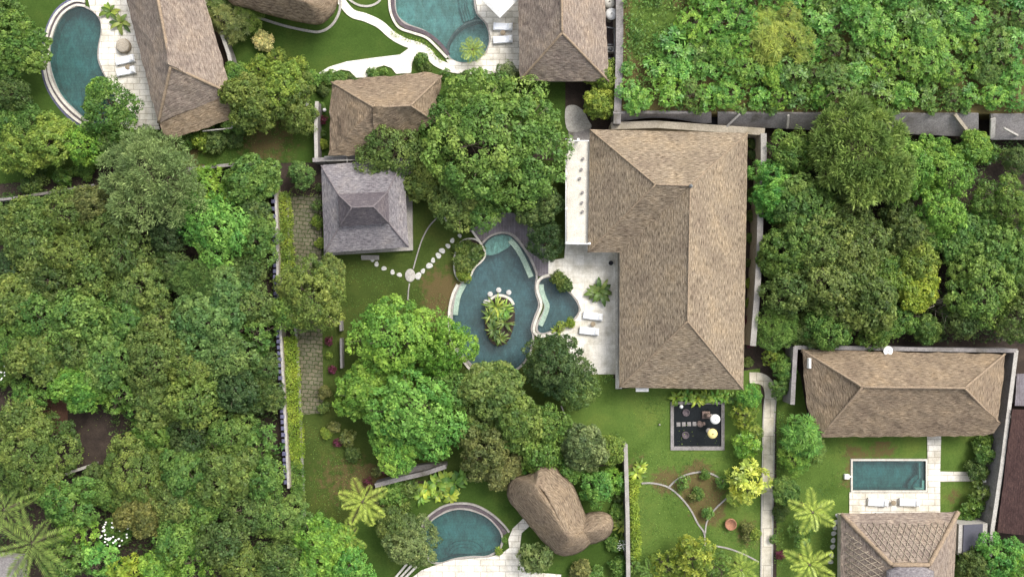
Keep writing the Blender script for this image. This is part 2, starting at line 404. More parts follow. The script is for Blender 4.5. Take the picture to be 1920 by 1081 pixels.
WEAR = [(830, 545, 45, .55), (830, 600, 30, .45), (1240, 905, 22, .4), (1310, 912, 34, .5), (1330, 960, 22, .4), (1600, 850, 18, .6), (1655, 845, 28, .5), (1590, 900, 18, .5), (640, 900, 60, .35),
        (1318, 925, 30, .7), (1332, 958, 22, .6), (1310, 880, 18, .6), (1255, 900, 20, .6), (500, 265, 60, .45), (330, 290, 40, .8), (1400, 1000, 30, .4), (1790, 930, 22, .4), (700, 900, 25, .7), (1190, 870, 20, .4), (900, 560, 10, .2), (1220, 990, 30, .15), (1300, 1020, 30, .2)]
def wear(x, y):
    px, py = x / S + 960, 540.5 - y / S
    return sum(a * math.exp(-((px - u) ** 2 + (py - v) ** 2) / (r * r)) for u, v, r, a in WEAR)
LAWNS = [
    [(-60, -60), (240, -60), (300, 250), (160, 330), (-60, 350)],
    [(300, 262), (430, 180), (420, 0), (420, -60), (735, -60), (760, 60), (1100, 135), (1100, 255), (1040, 260), (600, 305), (505, 305), (350, 312)],
    [(604, 430), (612, 300), (1062, 300), (1062, 876), (1000, 880), (700, 910), (640, 1000), (655, 1130), (566, 1130), (566, 776), (604, 774), (604, 600)],
    [(655, 1130), (645, 1005), (705, 915), (1002, 884), (1168, 870), (1170, 1130)],
    [(1062, 500), (1160, 730), (1425, 690), (1445, 1130), (1175, 1130), (1170, 868), (1062, 875)],
    [(1456, 640), (1500, 700), (1520, 815), (1875, 815), (1850, 1130), (1456, 1130)],
    [(1165, -60), (1300, -60), (1290, 60), (1230, 140), (1165, 150)],
]
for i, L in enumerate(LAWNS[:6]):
    tag(sheet('lawn', W(L), holes_all, .0 + .004 * (i % 2), M[('grass_shade', 'grass_shade', 'grass_brownshade', 'grass_shade', 'grass', 'grass')[i]], grid=.9, attr=('wear', wear)), kind='structure')

# raised terrain behind the long retaining wall, top right
TZ = 3.0
tr_out = [P2(1166, 213, TZ), P2(1166, -60, TZ), (tuple(P(2200, -60, TZ))[:2]), (tuple(P(2200, 213, TZ))[:2])]
tr_out[1] = (tr_out[1][0], tr_out[1][1] + 30); tr_out[2] = (tr_out[2][0], tr_out[2][1] + 30)
tag(sheet('terrace_ground', tr_out, [], TZ, M['grass'], grid=2.0, zf=lambda x, y: .15 * nz(x, y, .2), skirt=3.4, attr=('wear', lambda x, y: .75 - 1.1 * math.exp(-((x / S + 960 - 1215) ** 2 + (540 - y / S - 70) ** 2) / 4000.) - .9 * math.exp(-((x / S + 960 - 1720) ** 2 + (540 - y / S - 20) ** 2) / 1500.))), kind='structure')

def flat(name, pts, z, mat, label=None, cat=None, skirt=.15, sm=False, holes=(), kind='structure', grid=0.0):
    pp = smooth(pts) if sm else pts
    o = sheet(name, W(pp), [h for h in holes], z, mat, skirt=skirt, grid=grid)
    return tag(o, label, cat, kind=kind)

def pool(label, outline, basin_mat, depth=1.35, wz=-.06, cat='pool', name='swimming_pool', water='water', wmat='water', holes=()):
    cx = sum(p[0] for p in outline) / len(outline); cy = sum(p[1] for p in outline) / len(outline)
    root = empty(name, P(cx, cy), label, cat); root['base_px'] = 0; del root['base_px']
    inv = root.location
    ow = [(p[0] - inv.x, p[1] - inv.y) for p in W(outline)]
    mb = MB(); n = len(ow)
    a = sum(ow[i][0] * ow[(i + 1) % n][1] - ow[(i + 1) % n][0] * ow[i][1] for i in range(n))
    if a < 0: ow = ow[::-1]
    r = delaunay_2d_cdt([Vector(p) for p in ow], [(i, (i + 1) % n) for i in range(n)], [], 0, 1e-4)
    fs = []
    for f in r[2]:
        c = (sum(r[0][i].x for i in f) / 3, sum(r[0][i].y for i in f) / 3)
        if inside(c, ow):
            q = (r[0][f[1]] - r[0][f[0]]).cross(r[0][f[2]] - r[0][f[0]]); fs.append(tuple(f) if q > 0 else tuple(reversed(f)))
    mb.add([(v.x, v.y, -depth) for v in r[0]], fs)
    vs = [(p[0], p[1], -depth) for p in ow] + [(p[0], p[1], -.02) for p in ow]
    mb.add(vs, [((i + 1) % n, i, n + i, n + (i + 1) % n) for i in range(n)])
    mb.build('basin', basin_mat, root)
    og = offset(ow, .22); mb = MB()
    vs = [(p[0], p[1], -.02) for p in ow] + [(p[0], p[1], .03) for p in ow] + [(p[0], p[1], .03) for p in og] + [(p[0], p[1], -.4) for p in og]
    fs = []
    for i in range(n):
        j = (i + 1) % n
        fs += [(j, i, n + i, n + j), (n + j, n + i, 2 * n + i, 2 * n + j), (2 * n + j, 2 * n + i, 3 * n + i, 3 * n + j)]
    mb.add(vs, fs); mb.build('rim', M['copinggrey'], root)
    sheet(water, offset(ow, -.004), [], wz, M[wmat], root)
    return root, inv
def loc_poly(poly, inv): return [(p[0] - inv.x, p[1] - inv.y) for p in W(poly)]
def slab_part(name, poly, inv, z, mat, root, thick=.3, holes=()):
    return sheet(name, loc_poly(poly, inv), [loc_poly(h, inv) for h in holes], z, mat, root, skirt=thick)

WZ = -.06
p, iv = pool('crescent swimming pool beside the long thatched roof at top left', POOL1, M['tilegreen'])
rim = smooth([(160, 4), (139, 3), (112, 20), (94, 50), (85, 90), (84, 125), (92, 160), (112, 194), (140, 222), (172, 243)], False)
slab_part('coping', ribbon(rim, 4.6), iv, .17, M['coping'], p, .4)
rim2 = smooth([(160, 12), (141, 11), (117, 27), (101, 55), (92, 92), (91, 125), (98, 155), (117, 187), (144, 214), (174, 234)], False)
slab_part('coping', ribbon(rim2, 4.2), iv, .13, M['coping'], p, .4)
slab_part('channel', ribbon(smooth([(160, 8), (140, 7), (114, 23), (97, 52), (88, 91), (87, 125), (95, 158), (114, 191), (142, 218), (173, 239)], False), 5.0), iv, .06, M['darkstone'], p, .3)
slab_part('channel', ribbon(smooth([(160, -1), (137, -2), (109, 16), (90, 48), (80.5, 90), (79.5, 127), (88, 163), (109, 198), (137, 227), (170, 249)], False), 4.6), iv, .03, M['bluecap'], p, .2)
for k, rr in enumerate((22, 15, 8)):
    slab_part('step', [(186 + rr * math.cos(a) * .75, 122 + rr * math.sin(a)) for a in [PI / 2 + PI * i / 12 for i in range(13)]], iv, WZ - .75 + .22 * k, M['tilegreen'], p, .3)

p, iv = pool('curving turquoise pool with a round spa beside the lounger terrace at the top edge', POOL2, M['tilepale'])
slab_part('coping', ribbon(smooth([(730, -45), (730, 0), (734, 28), (748, 52), (773, 62), (799, 71), (818, 88), (838, 109)], False), 4.5), iv, .14, M['coping'], p, .4)
slab_part('channel', ribbon(smooth([(736, -45), (736, 0), (740, 27), (755, 47), (780, 56), (803, 65), (824, 82), (841, 103)], False), 7.0), iv, .05, M['darkstone'], p, .3)
slab_part('spa_wall', ribbon(smooth([(838, 97), (841, 80), (853, 60), (872, 45), (898, 37), (906, 40)], False), 3.4), iv, WZ - .02, M['copinggrey'], p, 1.2)
for k in range(4):
    slab_part('step', smooth([(889 , -30), (889, 0), (893, 26), (899, 34), (885, 34), (876 - 5 * (3 - k), 20), (870 - 5 * (3 - k), 0), (870 - 5 * (3 - k), -30)]) if False else [(889, -30), (888, 0), (893, 26), (880 - 5 * (3 - k) + 4, 36), (866 + 5 * k - 5, 10), (864 + 5 * k - 5, -30)], iv, WZ - .95 + .2 * k, M['tilepale'], p, .22)

p, iv = pool('large freeform swimming pool with a planted island in the central garden', POOL3, M['tile'])
slab_part('coping', ribbon(smooth([(858, 533), (849, 552), (843, 578), (842.5, 600), (845, 630), (860, 663), (888, 697), (925, 707)], False), 4.6), iv, .16, M['coping'], p, .4)
slab_part('channel', ribbon(smooth([(863, 534), (854, 554), (848, 578), (847, 600), (849, 629), (864, 660), (891, 692)], False), 4.0), iv, .05, M['copinggrey'], p, .4)
slab_part('coping', ribbon(smooth([(905, 455), (920, 442), (942, 436), (963, 441), (981, 462), (996, 486), (1007, 514)], False), 3.4), iv, .12, M['copinggrey'], p, .4)
slab_part('ledge', smooth([(908, 462), (922, 446), (942, 440), (960, 446), (955, 461), (944, 469), (930, 476), (912, 477)]), iv, WZ - .06, M['ledge2'], p, .5)
slab_part('ledge', ribbon(smooth([(956, 450), (968, 463), (982, 487), (996, 519)], False), 10.0), iv, WZ + .02, M['ledge'], p, .5)
slab_part('ledge', ribbon(smooth([(871, 532), (861, 551), (856, 572), (854, 590)], False), 9.0), iv, WZ + .12, M['ledge'], p, .5)
isl = slab_part('island', ISLAND, iv, .16, M['soil'], p, 1.4)
slab_part('island_kerb', ribbon(smooth([(913, 574), (918, 563), (927, 556), (937, 553.5), (949, 556), (958, 562), (963, 571)], False), 5), iv, .20, M['coping'], p, 1.4)

p2, iv2 = pool('small triangular paddling pool between the big pool and the sunny terrace', POOL3B, M['tile'])
slab_part('ledge', ribbon(smooth([(1015, 533), (1016, 545), (1021, 560), (1026, 574), (1021, 592), (1013, 610)], False), 9.0), iv2, WZ + .12, M['ledge'], p2, .5)
slab_part('coping', ribbon(smooth([(1030, 515), (1016, 520), (1008, 530), (1008, 546), (1014, 565), (1014, 577), (1006, 597), (1001, 614), (1003, 624), (1015, 630), (1036, 624)], False), 4.6), iv2, .14, M['coping'], p2, 1.2)

p, iv = pool('fan-shaped teal pool with a curved dark planter rim by the kidney-shaped roof', POOL4, M['tilegreen'])
slab_part('coping', ribbon(smooth([(791, 986), (803, 967), (831, 948), (862, 942), (892, 946), (920, 961), (941, 979), (955, 996)], False), 3.6), iv, .24, M['copinggrey'], p, .5)
slab_part('channel', ribbon(smooth([(793, 992), (806, 973), (833, 953), (862, 947), (890, 951), (916, 966), (936, 985), (948, 1000)], False), 8.0), iv, .05, M['darkstone'], p, .3)
slab_part('coping', ribbon(smooth([(796, 999), (802, 985), (815, 970), (846, 955), (876, 954), (910, 966), (931, 985), (941, 1003), (939, 1025)], False), 2.6), iv, .12, M['copinggrey'], p, .5)
for k, (rx, ry) in enumerate(((36, 22), (29, 17), (21, 12))):
    slab_part('step', [(870 + rx * math.cos(a), 1040 - ry * math.sin(a)) for a in [PI * i / 14 for i in range(15)]], iv, WZ - .8 + .22 * k, M['tilegreen'], p, .3)

p, iv = pool('small rectangular teal pool beside the white sun deck on the right', POOL5, M['tilegreen'], 1.3)
slab_part('coping', [(1595, 860), (1738, 860), (1738, 921), (1595, 921)], iv, .12, M['coping'], p, .3, holes=[POOL5])
slab_part('ledge', [(1690, 863.5), (1734.6, 863.5), (1734.6, 917), (1727, 917), (1727, 868), (1690, 868)], iv, WZ - .4, M['tilepale'], p, .4)
for k, rr in enumerate((27, 20)):
    slab_part('step', [(1734.5, 917.5)] + [(1734.5 - rr * math.cos(a), 917.5 - rr * math.sin(a)) for a in [PI / 2 * i / 10 for i in range(11)]], iv, WZ - .55 + .2 * k, M['tilegreen'], p, .3)
slab_part('ledge', [(1716, 917.5), (1716, 914), (1730, 914), (1730, 900), (1734.6, 900), (1734.6, 917.5)], iv, WZ - .05, M['ledge2'], p, .3)

# ------------------------------------------------------------------ paving
flat('terrace', [(166, -60), (236, -60), (300, 243), (240, 243), (229, 236), (214, 216), (218, 186), (205, 154), (194, 133), (186, 110), (187, 85), (192, 60), (189, 36), (170, 17), (166, 0)], .10, M['white'], holes=[offset(pools_w['p1'], .03)])
PATH_W = smooth([(636, -40), (638, -5), (644, 8), (661, 26), (684, 33), (712, 46), (735, 66), (760, 80), (786, 88), (803, 99), (817, 116), (845, 128), (884, 132), (925, 130)], False)
flat('path', ribbon(PATH_W, 15.5), .085, M['whitewarm'])
flat('path', [(588, 150), (596, 139), (617, 126), (650, 116), (700, 109), (750, 103), (768, 90), (785, 82), (800, 94), (790, 96), (778, 106), (773, 118), (771, 137), (743, 139), (734, 128), (720, 123), (707, 127), (699, 136), (694, 146), (668, 146), (656, 134), (640, 131), (622, 138), (604, 143), (594, 152)], .095, M['whitewarm'])
flat('terrace', [(889, -60), (975, -60), (975, 134), (920, 137), (882, 133), (846, 127), (836, 112), (846, 112), (868, 120), (894, 116), (913, 99), (921, 73), (914, 45), (896, 26), (892, 0)], .10, M['white'], holes=[offset(pools_w['p2'], .03)])
flat('path', ribbon(smooth([(436, 18), (480, 32), (530, 48), (575, 58), (600, 60), (622, 48), (636, 24), (638, 0), (636, -30)], False), 4.5), .09, M['concl'])
flat('path', ribbon(smooth([(655, 0), (672, 10), (692, 12), (710, 4), (716, -10)], False), 4), .088, M['concl'])
# main garden
TERR = [(1028, 512), (1028, 488), (1058, 484), (1060, 457), (1108, 457), (1166, 460), (1166, 728), (1155, 728), (1155, 701), (1080, 701), (1060, 640), (1034, 628), (1040, 619), (1064, 609), (1082, 596), (1089, 580), (1083, 563), (1068, 546), (1054, 534), (1042, 520)]
flat('terrace', TERR, .10, M['slab'], holes=[offset(pools_w['p3b'], .05)])
flat('deck', [(880, 432), (905, 418), (942, 398), (975, 400), (1000, 430), (1028, 470), (1030, 514), (1010, 518), (1006, 512), (997, 485), (983, 461), (964, 440), (942, 434), (920, 440), (907, 453), (897, 448)], .09, M['deck'])
flat('path', [(541, 368), (602, 365), (606, 774), (566, 777)], .02, M['cobble'], skirt=.1, grid=.0)
flat('terrace', [(765, 1140), (772, 1082), (790, 1068), (817, 1058), (853, 1048), (915, 1044), (941, 1036), (955, 1026), (953, 1010), (961, 990), (982, 970), (994, 984), (978, 998), (974, 1030), (984, 1070), (1052, 1076), (1052, 1140)], .10, M['white'], holes=[offset(pools_w['p4'], .03)])
flat('path', ribbon(smooth([(1405, 708), (1425, 709), (1440, 719), (1445, 742), (1442, 790), (1440, 860), (1438, 960), (1436, 1140)], False), [16, 18, 20, 20, 20] + [22] * 40)[:0] or ribbon(smooth([(1405, 708), (1425, 709), (1439, 719), (1444, 742), (1441, 790), (1440, 860), (1438, 960), (1436, 1140)], False), 21), .09, M['walk'])
for s_ in (-1, 1):
    flat('path_kerb', ribbon([(x + s_ * 10.5, y) for x, y in smooth([(1444, 745), (1441, 790), (1440, 860), (1438, 960), (1436, 1140)], False)], 2.4), .13, M['concl'])
flat('terrace', [(1738, 812), (1764, 812), (1762, 883), (1828, 884), (1828, 901), (1762, 902), (1762, 966), (1592, 966), (1592, 922), (1739, 922)], .10, M['white'])
flat('path', [(1412, 612), (1424, 700), (1490, 720), (1486, 640)], -.01, M['soil'])
# pale bare patches
flat('service_court', [(1060, 205), (1075, 197), (1092, 206), (1103, 225), (1107, 240), (1066, 246)], .06, M['concl'], sm=True)
flat('service_court', [(1066, 246), (1108, 238), (1108, 268), (1066, 266)], .05, M['conc'])
flat('paved_court', [(20, 745), (128, 745), (126, 812), (60, 812)], .04, M['redsoil'])
flat('paved_court', [(1060, 150), (1157, 150), (1150, 236), (1060, 236)], .02, M['soil'])
flat('gravel_strip', [(1400, 245), (1430, 245), (1415, 640), (1398, 640)], -.005, M['soil'])

# ------------------------------------------------------------------ roofs
def resample(a, b, step):
    n = max(1, int(round((b - a).length / step)))
    return [a.lerp(b, i / n) for i in range(n)]
def roof_mesh(name, polys, mat, amp=.05, edge=.05, step=.6, thick=.28):
    """polys: lists of world points of each slope; returns mesh with UV u along the eave, v up the slope (metres)"""
    V = []; F = []; UV = []
    for poly in polys:
        pts = []
        n = len(poly)
        for i in range(n): pts += resample(poly[i], poly[(i + 1) % n], step)
        c = sum(poly, Vector()) / n; nrm = Vector()
        for i in range(n): nrm += (poly[i] - c).cross(poly[(i + 1) % n] - c)
        nrm.normalize()
        if nrm.z < 0: nrm = -nrm
        up = Vector((-nrm.x, -nrm.y, 0))
        if up.length < 1e-3: up = Vector((0, 1, 0))
        up.normalize(); al = Vector((up.y, -up.x, 0)); sl = math.sqrt(max(1e-4, nrm.x ** 2 + nrm.y ** 2)) / nrm.z
        o2 = [(p.x, p.y) for p in pts]
        vs = [Vector(p) for p in o2]; m = len(vs); es = [(i, (i + 1) % m) for i in range(m)]
        xs = [p[0] for p in o2]; ys = [p[1] for p in o2]; x = min(xs) + step / 2
        while x < max(xs):
            y = min(ys) + step / 2
            while y < max(ys):
                if inside((x, y), o2): vs.append(Vector((x, y)))
                y += step
            x += step
        r = delaunay_2d_cdt(vs, es, [], 0, 1e-4)
        b = len(V)
        for v in r[0]:
            z = c.z - (nrm.x * (v.x - c.x) + nrm.y * (v.y - c.y)) / nrm.z
            u_ = v.x * al.x + v.y * al.y; v_ = (v.x * up.x + v.y * up.y) * math.sqrt(1 + sl * sl)
            V.append((v.x + edge * nz(v.x, v.y, 1.3, 3), v.y + edge * nz(v.x, v.y, 1.3, 9), z + amp * nz(v.x, v.y, .5, 5) + amp * .6 * nz(v.x, v.y, 1.7, 5))); UV.append((u_, v_))
        for f in r[2]:
            cc = (sum(r[0][i].x for i in f) / 3, sum(r[0][i].y for i in f) / 3)
            if inside(cc, o2):
                q = (r[0][f[1]] - r[0][f[0]]).cross(r[0][f[2]] - r[0][f[0]])
                F.append(tuple(b + i for i in (f if q > 0 else reversed(f))))
    me = bpy.data.meshes.new(name); me.from_pydata(V, [], F); me.materials.append(mat)
    uvl = me.uv_layers.new(name='UVMap'); li = [0] * len(me.loops); me.loops.foreach_get('vertex_index', li)
    uvl.data.foreach_set('uv', [c for i in li for c in UV[i]])
    bm = bmesh.new(); bm.from_mesh(me); bmesh.ops.remove_doubles(bm, verts=bm.verts, dist=.012); bm.to_mesh(me); bm.free(); me.update()
    return me
def add_roof(root, polys, mat, amp=.05, edge=.05, thick=.28, name='roof', step=.6):
    o = link(name, roof_mesh(name, polys, mat, amp, edge, step), root)
    md = o.modifiers.new('thick', 'SOLIDIFY'); md.thickness = thick; md.offset = -1
    return o
def caps(roof, lines, mat, r=.13, name='ridge_cap'):
    for ln in lines:
        mb = MB()
        pts = []
        for a, b in zip(ln[:-1], ln[1:]): pts += resample(a, b, .5)
        pts.append(ln[-1]); mb.tube([p + Vector((0, 0, .03 + .03 * nz(p.x, p.y, 2))) for p in pts], [r * (1 + .25 * nz(p.x, p.y, 2.2)) for p in pts], 7)
        mb.build(name, mat, roof)
def walls(root, poly_px, z1, mat, inset_z=0, doors=()):
    """wall shell under the eaves; doors: (edge index, fraction, width, kind)"""
    mb = MB(); pw = W(poly_px, z1); n = len(pw); t = .22
    inn = offset(pw, -t)
    for i in range(n):
        j = (i + 1) % n
        a, b, c, d = pw[i], pw[j], inn[j], inn[i]
        mb.add([(*a, 0), (*b, 0), (*c, 0), (*d, 0), (*a, z1), (*b, z1), (*c, z1), (*d, z1)], [(0, 1, 5, 4), (2, 3, 7, 6), (4, 5, 6, 7)])
    o = mb.build('wall', mat, root)
    for (i, f, wd, kind) in doors:
        a = Vector(pw[i]); b = Vector(pw[(i + 1) % n]); d = (b - a); L = d.length; d.normalize()
        c = a + d * L * f; nn = Vector((d.y, -d.x))
        cen = Vector((sum(p[0] for p in pw) / n, sum(p[1] for p in pw) / n))
        if (c - cen).dot(nn) < 0: nn = -nn
        mt = Matrix.Translation((c.x + nn.x * .0, c.y + nn.y * .0, 0)) @ Matrix.Rotation(math.atan2(d.y, d.x), 4, 'Z')
        sg = 1 if (Matrix.Rotation(math.atan2(d.y, d.x), 4, 'Z') @ Vector((0, 1, 0))).to_2d().dot(nn) > 0 else -1
        z0 = 0.0 if kind == 'door' else .9; zz = 2.2
        fr = MB(); y0, y1 = sorted((0, sg * .06))
        fr.box(-wd / 2 - .08, y0, z0, -wd / 2, y1, zz, mt); fr.box(wd / 2, y0, z0, wd / 2 + .08, y1, zz, mt); fr.box(-wd / 2 - .08, y0, zz, wd / 2 + .08, y1, zz + .08, mt)
        fo = fr.build(kind, M['timber'], root)
        g = MB(); y0, y1 = sorted((0, sg * .03)); g.box(-wd / 2, y0, z0, wd / 2, y1, zz, mt); g.build('pane', M['glass'], fo)
    return o
def house(label, cat='house', name='thatched_house'): return empty(name, (0, 0, 0), label, cat)

E0, E1 = 3.3, 7.9
# A: the big L-shaped roof
h = house('large L-shaped tan shingled roof, the biggest building, right of the central pool', 'villa', 'main_villa')
NW, NE, SE, SW, IN, WC = P(1106, 243, E0), P(1402, 249, E0), P(1394, 730, E0), P(1161, 726, E0), P(1162, 473, E0), P(1102, 473, E0)
R1, R2, R3 = P(1229, 346, E1), P(1294, 348, E1), P(1289, 602, E1)
rf = add_roof(h, [[NW, NE, R2, R1], [NW, R1, WC], [WC, R1, R2, IN], [IN, R2, R3, SW], [SW, R3, SE], [NE, SE, R3, R2]], M['thatch'], .05, .04)
caps(rf, [[NW, R1], [R1, R2], [R2, R3], [R3, SE], [R3, SW], [R1, WC], [NE, R2]], M['ridge'], .07)
g = MB(); c = P(1295, 349, E1 + .05); g.lathe([(.16, 0), (.2, .12), (.08, .3), (.02, .5)], c, 10); g.build('finial', M['metal'], rf)
walls(h, [(1118, 258), (1388, 262), (1381, 716), (1176, 712), (1178, 460), (1118, 458)], E0, M['cream'], doors=[(3, .25, 2.6, 'door'), (3, .55, 2.6, 'door'), (3, .82, 1.8, 'window'), (2, .4, 1.6, 'window'), (5, .5, 2.4, 'door'), (1, .3, 1.4, 'window'), (1, .7, 1.4, 'window')])
gt = MB(); gt.box(*P(1153.5, 728, .1).xy, .1, *P(1158, 474, .1).xy, .34); gt.build('plinth', M['coping'], h)
gt = MB(); gt.box(*P(1192, 733.5, 2.2).xy, 2.1, *P(1216, 727, 2.2).xy, 2.32); gt.build('window_hood', M['white_paint'], h)

# balcony of the villa
b = empty('balcony', (0, 0, 0), 'narrow white roof terrace with rails on the villa\'s left side', 'balcony')
bz = 2.9
mb = MB(); q0 = P(1063, 456, bz); q1 = P(1110, 265, bz); mb.box(q0.x, q0.y, bz - .3, q1.x, q1.y, bz); mb.build('floor', M['coping'], b)
mb = MB(); mb.box(q0.x + .3, q0.y + .3, 0, q1.x - .8, q1.y - .3, bz - .31); mb.build('wall', M['cream'], b)
for (xa, ya, xb, yb) in ((1061, 456, 1061, 265), (1061, 457, 1104, 457), (1061, 264, 1104, 264)):
    a_, b_ = P(xa, ya, bz + .9), P(xb, yb, bz + .9); mb = MB(); mb.tube([a_, b_], .06, 6); mb.build('rail', M['white_paint'], b)
for (x, y) in ((1061, 456), (1061, 392), (1061, 328), (1061, 265), (1104, 457), (1083, 457), (1083, 264)):
    a_ = P(x, y, bz); mb = MB(); mb.box(a_.x - .1, a_.y - .1, bz, a_.x + .1, a_.y + .1, bz + .95); mb.build('post', M['white_paint'], b)
for ya, yb in ((453, 395), (389, 331), (325, 268)):
    a_ = P(1061, ya, bz); b_ = P(1061, yb, bz); mb = MB(); mb.box(a_.x - .02, a_.y, bz + .08, a_.x + .02, b_.y, bz + .8); mb.build('glass_panel', M['glass'], b)
mb = MB(); a_ = P(1067, 265, bz); mb.lathe([(.05, .9), (.2, 1.0), (.24, 1.15), (.18, 1.32), (.03, 1.4)], (a_.x, a_.y, bz), 14); mb.build('globe_lamp', M['white_paint'], b)
for k, (x, y) in enumerate(((1093, 298), (1090, 318), (1087, 335), (1092, 361), (1091, 380), (1092, 397))):
    a_ = P(x, y, bz); mb = MB(); mb.lathe([(.09, 0), (.15, .2), (.14, .26), (.1, .24)], (0, 0, 0), 10)
    o = mb.build('plant_pot', M['conc'], None, a_ + Vector((0, 0, .002))); tag(o, ['small dark pot nearest the top rail', 'second small pot from the top', 'third small pot from the top', 'fourth small pot from the top', 'fifth small pot from the top', 'sixth, lowest small pot'][k] + ' on the white roof terrace', 'pot', 'pots on the white roof terrace')

# B: long roof top left
h = house('long weathered grey-brown hipped roof beside the crescent pool, top left')
rr0, rr1 = P(283, -70, 6.8), P(320, 124, 6.8)
wn, ws, wk = P(218, -70, 3.2), P(297, 230, 3.6), P(309, 259, 2.6)
es, en, ek = P(434, 176, 3.6), P(365, -70, 3.2), P(430, 225, 2.6)
rf = add_roof(h, [[wn, rr0, rr1, ws], [rr0, en, es, rr1], [rr1, es, ws]], M['thatch2'], .14, .12, .35)
sk = add_roof(h, [[ws, es, ek, P(327, 259, 2.6), wk]], M['thatch3'], .1, .15, .3, 'lower_roof')
caps(rf, [[rr0, rr1], [rr1, es], [rr1, ws]], M['ridge'], .15)
walls(h, [(250, -50), (312, 222), (418, 205), (366, -50)], 2.5, M['cream'], doors=[(0, .5, 2.4, 'door'), (0, .8, 1.6, 'window'), (1, .5, 1.8, 'door')])
mb = MB(); 
for a_, b_ in ((P(436, 188, 2.3), P(435, 240, 2.3)), (P(435, 240, 2.3), P(380, 246, 2.3))): mb.tube([a_, b_], .07, 6)
mb.build('gutter', M['concl'], h)
# C: top roof
h = house('brown thatched roof with a rounded end cut by the top edge, above the lawn')
out = [P(x, y, 3.0) for x, y in smooth([(405, -60), (428, 2), (465, 16), (500, 27), (545, 38), (593, 46), (615, 37), (629, 18), (634, -10), (620, -70), (520, -90)], sub=4)]
def dome_roof(root, outline, ridge, z0, z1, mat, rings=9, power=1.25, name='roof', amp=.08, thick=.35):
    """thatch swept from a curved eave to a ridge line"""
    V = []; UV = []; n = len(outline); u = 0; F = []
    ridge = [Vector(r) for r in ridge]
    def near(p):
        best = None
        for a, b_ in zip(ridge[:-1], ridge[1:]):
            ab = b_ - a; t = max(0, min(1, (p - a).dot(ab) / max(ab.length_squared, 1e-6))); q = a + ab * t
            if best is None or (p - q).length < best[0]: best = ((p - q).length, q)
        return best[1]
    pts = []
    for i in range(n):
        p = Vector(outline[i][:2]); q = near(p); pts.append((p, q, u)); u += (Vector(outline[(i + 1) % n][:2]) - p).length
    qs = [t3[1] for t3 in pts]
    for _ in range(14): qs = [(qs[i - 1] + qs[i] * 2 + qs[(i + 1) % n]) / 4 for i in range(n)]
    pts = [(p, q, uu) for (p, _, uu), q in zip(pts, qs)]
    for k in range(rings + 1):
        f = k / rings
        for p, q, uu in pts:
            x = p.lerp(q, f); zz = z0 + (z1 - z0) * (1 - (1 - f) ** power)
            V.append((x.x + .06 * nz(x.x, x.y, 1.5, 2) * (1 - f), x.y + .06 * nz(x.x, x.y, 1.5, 7) * (1 - f), zz + amp * nz(x.x, x.y, .9, 3))); UV.append((uu, (p - q).length * f * 1.2))
    for k in range(rings):
        for i in range(n):
            j = (i + 1) % n; F.append((k * n + i, k * n + j, (k + 1) * n + j, (k + 1) * n + i))
    me = bpy.data.meshes.new(name); me.from_pydata(V, [], F); me.materials.append(mat)
    uvl = me.uv_layers.new(name='UVMap'); li = [0] * len(me.loops); me.loops.foreach_get('vertex_index', li)
    uvv = []
    for idx, vi in enumerate(li):
        uu, vv = UV[vi]; fi = idx // 4
        if fi % n == n - 1 and vi % n == 0: uu = u
        uvv += [uu, vv]
    uvl.data.foreach_set('uv', uvv)
    bm = bmesh.new(); bm.from_mesh(me); bmesh.ops.remove_doubles(bm, verts=bm.verts, dist=.01); bmesh.ops.recalc_face_normals(bm, faces=bm.faces)
    if sum(f.normal.z for f in bm.faces) < 0: bmesh.ops.reverse_faces(bm, faces=bm.faces)
    bm.to_mesh(me); bm.free(); me.polygons.foreach_set('use_smooth', [True] * len(me.polygons)); me.update()
    o = link(name, me, root); md = o.modifiers.new('thick', 'SOLIDIFY'); md.thickness = thick; md.offset = -1
    return o
dome_roof(h, [p.xy for p in out], [P(470, -40, 6).xy, P(560, 2, 6).xy, P(575, 6, 6).xy], 2.9, 6.2, M['thatch3'])
walls(h, [(430, -50), (450, -5), (560, 25), (600, 20), (610, -50)], 3.0, M['cream'])
# D
h = house('tan thatched roof with a wavy edge, just above the grey tiered roof')
e, t_ = 3.0, 6.2
a1, a2, a3, a4, a5, a6, a7 = P(621, 154, e), P(731, 141, e), P(806, 134, e), P(828, 143, e), P(818, 230, e), P(700, 291, e), P(617, 292, e)
r1, r2 = P(702, 202, t_), P(770, 198, t_); w1 = P(622, 215, e)
rf = add_roof(h, [[a1, a2, a3, a4, r2, r1], [a1, r1, a7], [a7, r1, a6], [a6, r1, r2, a5], [a5, r2, a4]], M['thatch3'], .12, .22, .35)
caps(rf, [[a1, r1], [r1, r2], [r2, a5], [r2, a4]], M['ridge'], .1)
walls(h, [(640, 168), (800, 155), (800, 222), (700, 275), (634, 275)], 2.9, M['cream'])
# E grey two-tier pavilion
h = house('grey shingled two-tier square pavilion roof left of the big dark tree', 'pavilion', 'pavilion')
e = 2.9
q = [P(602, 310, e), P(757, 296, e), P(766, 463, e), P(608, 474, e)]
u = [P(636, 368, 4.3), P(725, 363, 4.3), P(727, 415, 4.3), P(639, 421, 4.3)]
rf = add_roof(h, [[q[i], q[(i + 1) % 4], u[(i + 1) % 4], u[i]] for i in range(4)], M['greytile'], .05, .05, .22)
caps(rf, [[q[i], u[i]] for i in range(4)], M['ridge_grey'], .07)
v = [P(633, 364, 4.7), P(728, 359, 4.7), P(730, 419, 4.7), P(636, 425, 4.7)]
k1, k2 = P(660, 389, 6.9), P(700, 387, 6.9)
rf = add_roof(h, [[v[0], v[1], k2, k1], [v[1], v[2], k2], [v[2], v[3], k1, k2], [v[3], v[0], k1]], M['greytile2'], .04, .04, .2, 'upper_roof')
